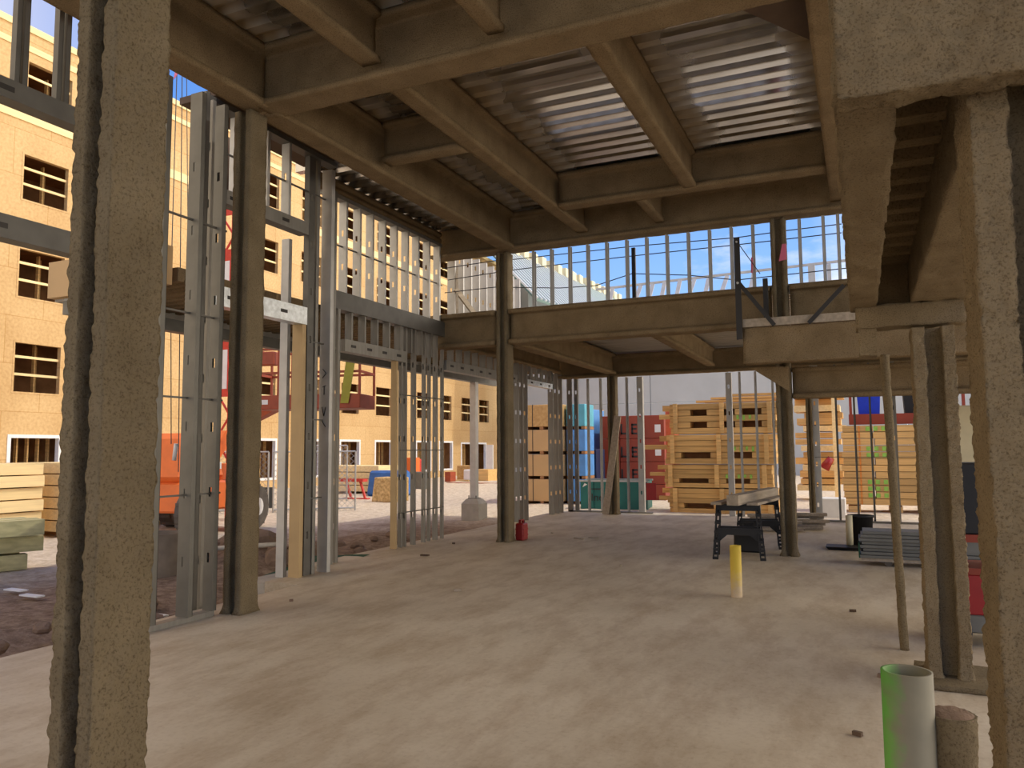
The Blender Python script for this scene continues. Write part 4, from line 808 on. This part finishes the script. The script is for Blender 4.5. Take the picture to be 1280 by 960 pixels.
# orange lift with red boom
t = root('boom_lift', 'orange wheeled boom lift parked in the yard behind the tall bare studs', 'lift', (-13.35, 12.4, GZ), math.radians(12))
part('chassis', MB().frus((-.9, .9, -1.3, 1.3), (-.85, .85, -1.2, 1.2), .5, 1.1), ORANGE, t, bevel=.04); part('engine_cover', MB().frus((-.8, .8, -1.25, .3), (-.6, .6, -1.0, .1), 1.1, 2.1), ORANGE, t, bevel=.12)
part('turret', MB().cyl((0, .6, 1.1), (0, .6, 1.45), .5, n=20), ORANGE, t)
part('warning_strip', MB().box(.62, .80, -1.0, .05, 1.35, 1.5), WHITEP, t, 'white warning strip'); part('side_arrow', MB().prism([(-.8, .82), (-.55, .7), (-.55, .78), (-.2, .78), (-.2, .86), (-.55, .86), (-.55, .94)], 'x', .9, .905), WHITEP, t, 'white arrow')
for x in (-.95, .95):
    for y in (-1.0, 1.0):
        tr = MB().cyl((x-.17, y, .48), (x+.17, y, .48), .48, n=22)
        for k in range(14):
            an = 2*math.pi*k/14; c_ = Vector((x, y+math.cos(an)*.48, .48+math.sin(an)*.48)); tr.bar(c_-Vector((.16, 0, 0)), c_+Vector((.16, 0, 0)), .06, .06)
        w = part('wheel', tr, RUBBER, t); part('hub', MB().cyl((x+.17*(1 if x > 0 else -1), y, .48), (x+.2*(1 if x > 0 else -1), y, .48), .2, n=14), WHITEP, w)
part('boom', MB().bar((0, .6, 1.4), (.1, 1.25, 2.1), .25, .3), ORANGE, t)
t = root('boom_mast', 'tall red lattice mast with white lettering strips rising behind the corner column', 'mast', (-14.72, 15.0, GZ)); 
for x in (-.22, .22):
    for y in (-.22, .22): part('rail', MB().box(x-.045, x+.045, y-.045, y+.045, 0, 10.2), REDP, t)
for i in range(16):
    z = .3+i*.58; s = 1 if i % 2 else -1; part('lattice_brace', MB().bar((-.22*s, -.22, z), (.22*s, -.22, z+.58), .04, .04, (0, 1, 0)).bar((.22, -.22*s, z), (.22, .22*s, z+.58), .04, .04, (1, 0, 0)), REDP, t)
for z in (3.1, 5.4, 7.8): part('face_panel', MB().box(-.1, .22, -.28, -.265, z, z+1.5), REDP, t); part('white_strip', MB().box(-.05, .15, -.287, -.28, z+.2, z+1.2), WHITEP, t)
# basket in the air
a = at(392, 512, y=13.6)
t = root('lift_basket', 'red orange work platform basket hanging in the air outside the entrance with a yellow sling', 'lift basket', (a.x, a.y, a.z), math.radians(14))
part('floor_pan', MB().box(-1.25, 1.25, -.45, .45, 0, .30), REDOR, t, bevel=.01)
for z in (.78, 1.3): part('rail', MB().box(-1.25, 1.25, -.45, -.41, z-.025, z+.025).box(-1.25, 1.25, .41, .45, z-.025, z+.025).box(-1.25, -1.21, -.45, .45, z-.025, z+.025).box(1.21, 1.25, -.45, .45, z-.025, z+.025), REDOR, t)
for x in (-1.23, -.62, -.3, .35, .6, 1.23):
    for y in (-.43, .43): part('rail_post', MB().box(x-.022, x+.022, y-.022, y+.022, .3, 1.3), REDOR, t)
part('control_box', MB().box(-1.1, -.7, -.5, -.3, .95, 1.25), REDOR, t, bevel=.02); part('name_plate', MB().box(-1.1, -.85, -.456, -.45, .1, .2), PAPER, t)
part('sling', MB().prism([(.82, .1), (1.0, .1), (1.22, 1.5), (1.0, 1.5)], 'y', -.48, -.465), YGREEN, t, 'yellow green sling'); part('support_arm', MB().bar((-1.0, .5, .2), (-1.9, .9, -.1), .2, .25), REDOR, t)
# hanging ropes with pink flags
for k, (u, w_) in enumerate(((222, .012), (228, .012), (233, .01))):
    p_, q_ = at(u, 62, y=8.2), at(u-8+3*k, 555 if k == 0 else 590, y=8.2)
    mid = p_.lerp(q_, .6)+Vector((.06*(k-1), 0, 0)); mb = MB(); mb.cyl(p_, mid, w_*.6, n=6, cap=False); mb.cyl(mid, q_, w_*.6, n=6, cap=False); thing('hanging_rope', mb, CABLE, f'{ORD[k]} thin rope from the big near column hanging outside the tall studs', 'rope')
q = at(221, 90, y=8.15); thing('warning_flag', MB().prism([(q.x-.03, q.z-.12), (q.x+.05, q.z-.05), (q.x+.08, q.z+.14), (q.x+.02, q.z+.1)], 'y', 8.12, 8.13), PINK, 'pink red tag tied high on the hanging ropes', 'tag')
q = at(218, 565, y=8.2); thing('rope_weight', MB().cyl((q.x, 8.2, q.z-.12), (q.x+.03, 8.2, q.z+.12), .03, n=10), PAPER, 'pale grip at the lower end of the hanging rope', 'rope grip', smooth=True)
# chain link fences
def fence(p, q, h, label):
    p, q = Vector(p), Vector(q); d = q-p; Ln = d.length; d.normalize(); t = root('chainlink_fence', label, 'fence', p, math.atan2(d.y, d.x))
    part('frame', MB().cyl((0, 0, 0), (0, 0, h), .025, n=8).cyl((Ln, 0, 0), (Ln, 0, h), .025, n=8).cyl((0, 0, h), (Ln, 0, h), .022, n=8).cyl((0, 0, .08), (Ln, 0, .08), .022, n=8), MESHW, t)
    m = MB(); s = .16; k = -int(h/s)-1
    while k*s < Ln:
        for sg in (1, -1):
            xa, xb = (k*s, k*s+h) if sg == 1 else (k*s+h, k*s); za, zb = 0, h; A, B = Vector((xa, 0, za)), Vector((xb, 0, zb))
            def clip(A, B):
                t0, t1 = 0, 1; dx = B.x-A.x
                ts = sorted(((0-A.x)/dx, (Ln-A.x)/dx)); t0, t1 = max(0, ts[0]), min(1, ts[1]); return (A.lerp(B, t0), A.lerp(B, t1)) if t1 > t0+.01 else None
            c = clip(A, B)
            if c: m.bar(c[0], c[1], .009, .009, (0, 1, 0))
        k += 1
    part('wire_mesh', m, MESHW, t); return t
fence((-17.2, 15.6, GZ), (-15.2, 17.0, GZ), 1.7, 'chain link fence panel between corner column and pale jamb stud'); fence((-15.1, 17.1, GZ), (-13.4, 18.6, GZ), 1.7, 'chain link fence panel hidden behind the entrance cluster')
fence((-17.2, 21.2, GZ), (-16.2, 22.0, GZ), 1.9, 'grey fence panel standing on end beyond the storefront doorway')
thing('red_barrier', MB().box(-18.6, -16.6, 18.0, 18.2, .455, 1.05), RED, 'red barrier behind the chain link fence', 'barrier', bevel=.03)
thing('yard_block', MB().box(-18.4, -16.4, 17.9, 18.6, GZ, .45), BLKPL, 'dark block under the red barrier', 'block')
# small things beyond the storefront
def px_box(name, u0, u1, v0, v1, dist_y, dep, m, label, cat, bevel=.0):
    a, b = at(u0, v1, y=dist_y), at(u1, v0, y=dist_y); return thing(name, MB().box(a.x, b.x, dist_y, dist_y+dep, a.z, b.z), m, label, cat, bevel=bevel)
q = at(443, 624, z=GZ); t = root('red_stand', 'red steel trestle stand on the gravel beyond the storefront doorway', 'stand', (q.x, q.y, GZ))
part('top', MB().box(-.55, .45, -.15, .15, .62, .72), REDP, t)
for x in (-.35, .25): part('leg', MB().bar((x, 0, .62), (x+.12, 0, .3), .07, .07, (0, 1, 0)).bar((x+.12, 0, .3), (x+.25, -.05, .03), .07, .07, (0, 1, 0)), REDP, t); part('foot', MB().box(x-.1, x+.35, -.1, .1, 0, .05), REDP, t)
for i in range(4):
    q = at(447, 600, z=.6); thing('sheet_stack', MB().box(-20.2, -17.2-.15*(i % 2), 25.6, 27.2, GZ+.1+.26*i, GZ+.33+.26*i), LUMY, f'{ORD[i]} stack of pale sheets from the ground behind the red trestle stand', 'sheets', 'sheet stacks behind the red stand')
t = root('tarp_bundle', 'bright blue tarp covered bundle by the building wall', 'bundle', (-16.5, 25.2, GZ)); part('tarp', MB().frus((-.75, .75, -.6, .6), (-.68, .55, -.5, .5), .0, .95), mat('blue tarp', (.03, .14, .42), .5, 0, .2, 5), t, bevel=.08)
q = at(479, 628, z=GZ); t = root('strand_board_box', 'flaky strand board box on the gravel beside the doorway pier', 'box', (q.x, q.y+.4, GZ)); part('box', MB().frus((-.48, .5, -.4, .4), (-.4, .5, -.35, .4), 0, .82), osb_mat('coarse strands', (.85, .62, .28), (.42, .25, .08), False), t, bevel=.03)
for k, (u, v0, v1, m, lb) in enumerate(((512, 572, 612, ORANGE, 'orange'), (507, 604, 612, RED, 'red'), (519, 574, 612, REDP, 'bright red'))): px_box('machine_cover', u-6, u+6, v0, v1, 30.0+k*.6, .5, m, f'{lb} machine panel glimpsed through the pier studs', 'machine panel', .03)
px_box('yard_machine', 506, 527, 590, 612, 29.2, .6, PANEL, 'grey machine body between the pier studs', 'machine', .03)
# building entrance clutter near the concrete footing
px_box('timber_pallet', 557, 585, 600, 607, 38, 1.5, LUMY, 'low pale timber pallet by the building, left of the canopy post', 'pallet'); px_box('cardboard_box', 571, 588, 582, 600, 38.4, 1.0, OSBX, 'brown box on the gravel before the white framed opening', 'box', .03); px_box('paper_sack', 579, 589, 587, 600, 37.5, .5, PAPER, 'white printed sack before the brown box', 'sack', .05)
px_box('board_stack', 589, 610, 587, 603, 38.2, 1.2, LUMX, 'pine board stack behind the canopy post', 'boards'); px_box('red_board', 556, 563, 590, 602, 36.5, .6, REDOR, 'rusty red block at the edge of the doorway pier', 'block'); px_box('leaning_slab', 608, 616, 556, 602, 43, .08, PAPER, 'white door leaf standing open at the building', 'door leaf')
px_box('rusty_bar', 558, 622, 604, 606.5, 35.5, .3, REDOR, 'long rusty bars lying on the gravel by the building', 'bar')
# clods, fabric, scraps in the dug strip
def clod(x, y, r, i, lab):
    mb = MB(); bm = bmesh.new(); bmesh.ops.create_icosphere(bm, subdivisions=2, radius=r)
    zg = GZ+sum(hh*.6*math.exp(-((x-a)**2+(y-b)**2)/(rr*rr*.7)) for a, b, hh, rr in mounds)
    mb.add([(v.co.x*1.2*(1+.6*noise.noise(v.co*9+Vector((i, 0, 0))))+x, v.co.y*(1+.6*noise.noise(v.co*9+Vector((i, 5, 0))))+y, v.co.z*.8*(1+.5*noise.noise(v.co*8+Vector((0, i, 0))))+zg+r*.25) for v in bm.verts], [[v.index for v in f.verts] for f in bm.faces]); bm.free()
    thing('soil_clod', mb, CLOD, lab, 'clod', 'soil clods in the dug strip')
R2 = random.Random(3); done = []
for i in range(90):
    if i < 40: x, y = R2.uniform(-9.1, -7.35), R2.uniform(7.9, 9.9)
    elif i < 66: x, y = R2.uniform(-8.6, -7.3), R2.uniform(9.6, 12.6)
    else: x, y = R2.uniform(-7.6, -6.3), R2.uniform(3.4, 7.0)
    if any((x-a)**2+(y-b)**2 < .13 for a, b in done) or (x+8.8)**2+(y-7.7)**2 < .5: continue
    done.append((x, y)); clod(x, y, R2.uniform(.10, .28) if i < 40 else R2.uniform(.05, .12), i, 'brown lump of dug soil lying in the trench strip outside the slab edge')
pa, pb = at(330, 716, z=-.1), at(352, 690, z=.05)
mb = MB(); n = 6
mb.add([(-8.1+.28*i, 8.0+.24*j+.1*i, -.12+.05*noise.noise(Vector((i*.7, j*.7, 0)))+.05*j*.5) for j in range(n) for i in range(n)], [(j*n+i, j*n+i+1, (j+1)*n+i+1, (j+1)*n+i) for j in range(n-1) for i in range(n-1)]); thing('silt_fabric', mb, SILT, 'dark green fabric sheet lying in the trench by the pale jamb stud', 'fabric')
thing('conduit', MB().cyl((-9.0, 8.4, .12), (-7.6, 8.9, .22), .035, n=10), PVC, 'pale flexible conduit lying over the green fabric', 'conduit', smooth=True)
thing('kerb_form', MB().box(-7.0, -6.57, 7.32, 8.45, -.22, -.03), CONCB, 'low concrete kerb beneath the pale jamb stud', 'kerb')
for k, (u, v) in enumerate(((192, 766), (40, 742), (20, 735))):
    q = at(u, v, z=-.1); thing('paper_scrap', MB().box(q.x-.16, q.x+.16, q.y-.05, q.y+.05, -.13, -.115), PAPER, ['white scrap on the dirt beneath the tall studs', 'white strip on the dirt at the left edge, nearer the big column', 'second white strip on the dirt at the left edge'][k], 'scrap')
# ------------------------------------------------------------------ sky, sun, exposure
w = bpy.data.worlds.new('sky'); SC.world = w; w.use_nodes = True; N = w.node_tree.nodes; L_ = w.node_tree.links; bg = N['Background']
tc = N.new('ShaderNodeTexCoord'); sx = N.new('ShaderNodeSeparateXYZ'); L_.new(tc.outputs['Generated'], sx.inputs[0])
rp = N.new('ShaderNodeValToRGB'); e = rp.color_ramp.elements
e[0].position = 0.0; e[0].color = (.55, .72, .92, 1); e[1].position = .6; e[1].color = (.055, .16, .52, 1); k = e.new(.16); k.color = (.29, .50, .88, 1); k = e.new(.34); k.color = (.13, .31, .74, 1)
L_.new(sx.outputs['Z'], rp.inputs['Fac'])
cn_ = N.new('ShaderNodeTexNoise'); cn_.inputs['Scale'].default_value = 3.2; cn_.inputs['Detail'].default_value = 8; cn_.inputs['Roughness'].default_value = .6
mp = N.new('ShaderNodeMapping'); mp.inputs['Scale'].default_value = (1, 1, 2.6); L_.new(tc.outputs['Generated'], mp.inputs['Vector']); L_.new(mp.outputs['Vector'], cn_.inputs['Vector'])
zr_ = N.new('ShaderNodeMapRange'); zr_.inputs['From Min'].default_value = .06; zr_.inputs['From Max'].default_value = .40; zr_.inputs['To Min'].default_value = .14; zr_.inputs['To Max'].default_value = -.16; L_.new(sx.outputs['Z'], zr_.inputs['Value'])
ad = N.new('ShaderNodeMath'); ad.operation = 'ADD'; L_.new(cn_.outputs['Fac'], ad.inputs[0]); L_.new(zr_.outputs['Result'], ad.inputs[1])
cr = N.new('ShaderNodeValToRGB'); cr.color_ramp.elements[0].position = .56; cr.color_ramp.elements[0].color = (0, 0, 0, 1); cr.color_ramp.elements[1].position = .74; cr.color_ramp.elements[1].color = (1, 1, 1, 1); L_.new(ad.outputs[0], cr.inputs['Fac'])
mx = N.new('ShaderNodeMix'); mx.data_type = 'RGBA'; L_.new(cr.outputs['Color'], mx.inputs['Factor']); L_.new(rp.outputs['Color'], mx.inputs['A']); mx.inputs['B'].default_value = (.82, .82, .82, 1)
# added warm glow in the unseen sky off to the right, brightening the interior
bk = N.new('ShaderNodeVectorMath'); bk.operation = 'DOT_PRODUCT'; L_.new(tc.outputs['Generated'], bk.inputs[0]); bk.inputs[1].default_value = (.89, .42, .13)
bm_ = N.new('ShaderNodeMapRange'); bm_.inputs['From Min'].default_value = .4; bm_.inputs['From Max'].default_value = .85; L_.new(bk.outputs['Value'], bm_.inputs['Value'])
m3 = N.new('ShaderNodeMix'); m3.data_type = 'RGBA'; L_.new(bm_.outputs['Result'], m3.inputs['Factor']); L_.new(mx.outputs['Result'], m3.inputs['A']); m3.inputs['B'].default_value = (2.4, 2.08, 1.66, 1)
b2 = N.new('ShaderNodeVectorMath'); b2.operation = 'DOT_PRODUCT'; L_.new(tc.outputs['Generated'], b2.inputs[0]); b2.inputs[1].default_value = (-.85, -.5, .15)  # second added glow, in the unseen sky behind left, lighting left-facing sides
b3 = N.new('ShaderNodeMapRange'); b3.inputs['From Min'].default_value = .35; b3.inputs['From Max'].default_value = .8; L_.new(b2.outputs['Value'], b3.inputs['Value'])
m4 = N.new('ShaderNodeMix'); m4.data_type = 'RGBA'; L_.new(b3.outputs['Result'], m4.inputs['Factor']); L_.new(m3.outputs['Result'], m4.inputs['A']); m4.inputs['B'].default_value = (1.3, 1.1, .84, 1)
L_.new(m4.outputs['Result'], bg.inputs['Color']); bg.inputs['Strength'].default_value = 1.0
sd = bpy.data.lights.new('sun', 'SUN'); sd.energy = 1.4; sd.angle = math.radians(.6); sd.color = (1, .92, .78); so = bpy.data.objects.new('sun', sd); COL.objects.link(so)
so.rotation_euler = Vector((.50, .12, .86)).to_track_quat('Z', 'Y').to_euler(); so.location = (20, 10, 40)
vs_ = SC.view_settings; vs_.view_transform = 'Standard'; vs_.look = 'None'; vs_.gamma = 1; vs_.use_curve_mapping = False; vs_.exposure = 0.42
SC.cycles.use_denoising = True; SC.cycles.max_bounces = 12; SC.cycles.diffuse_bounces = 8; SC.cycles.glossy_bounces = 4; SC.cycles.caustics_reflective = False; SC.cycles.caustics_refractive = False
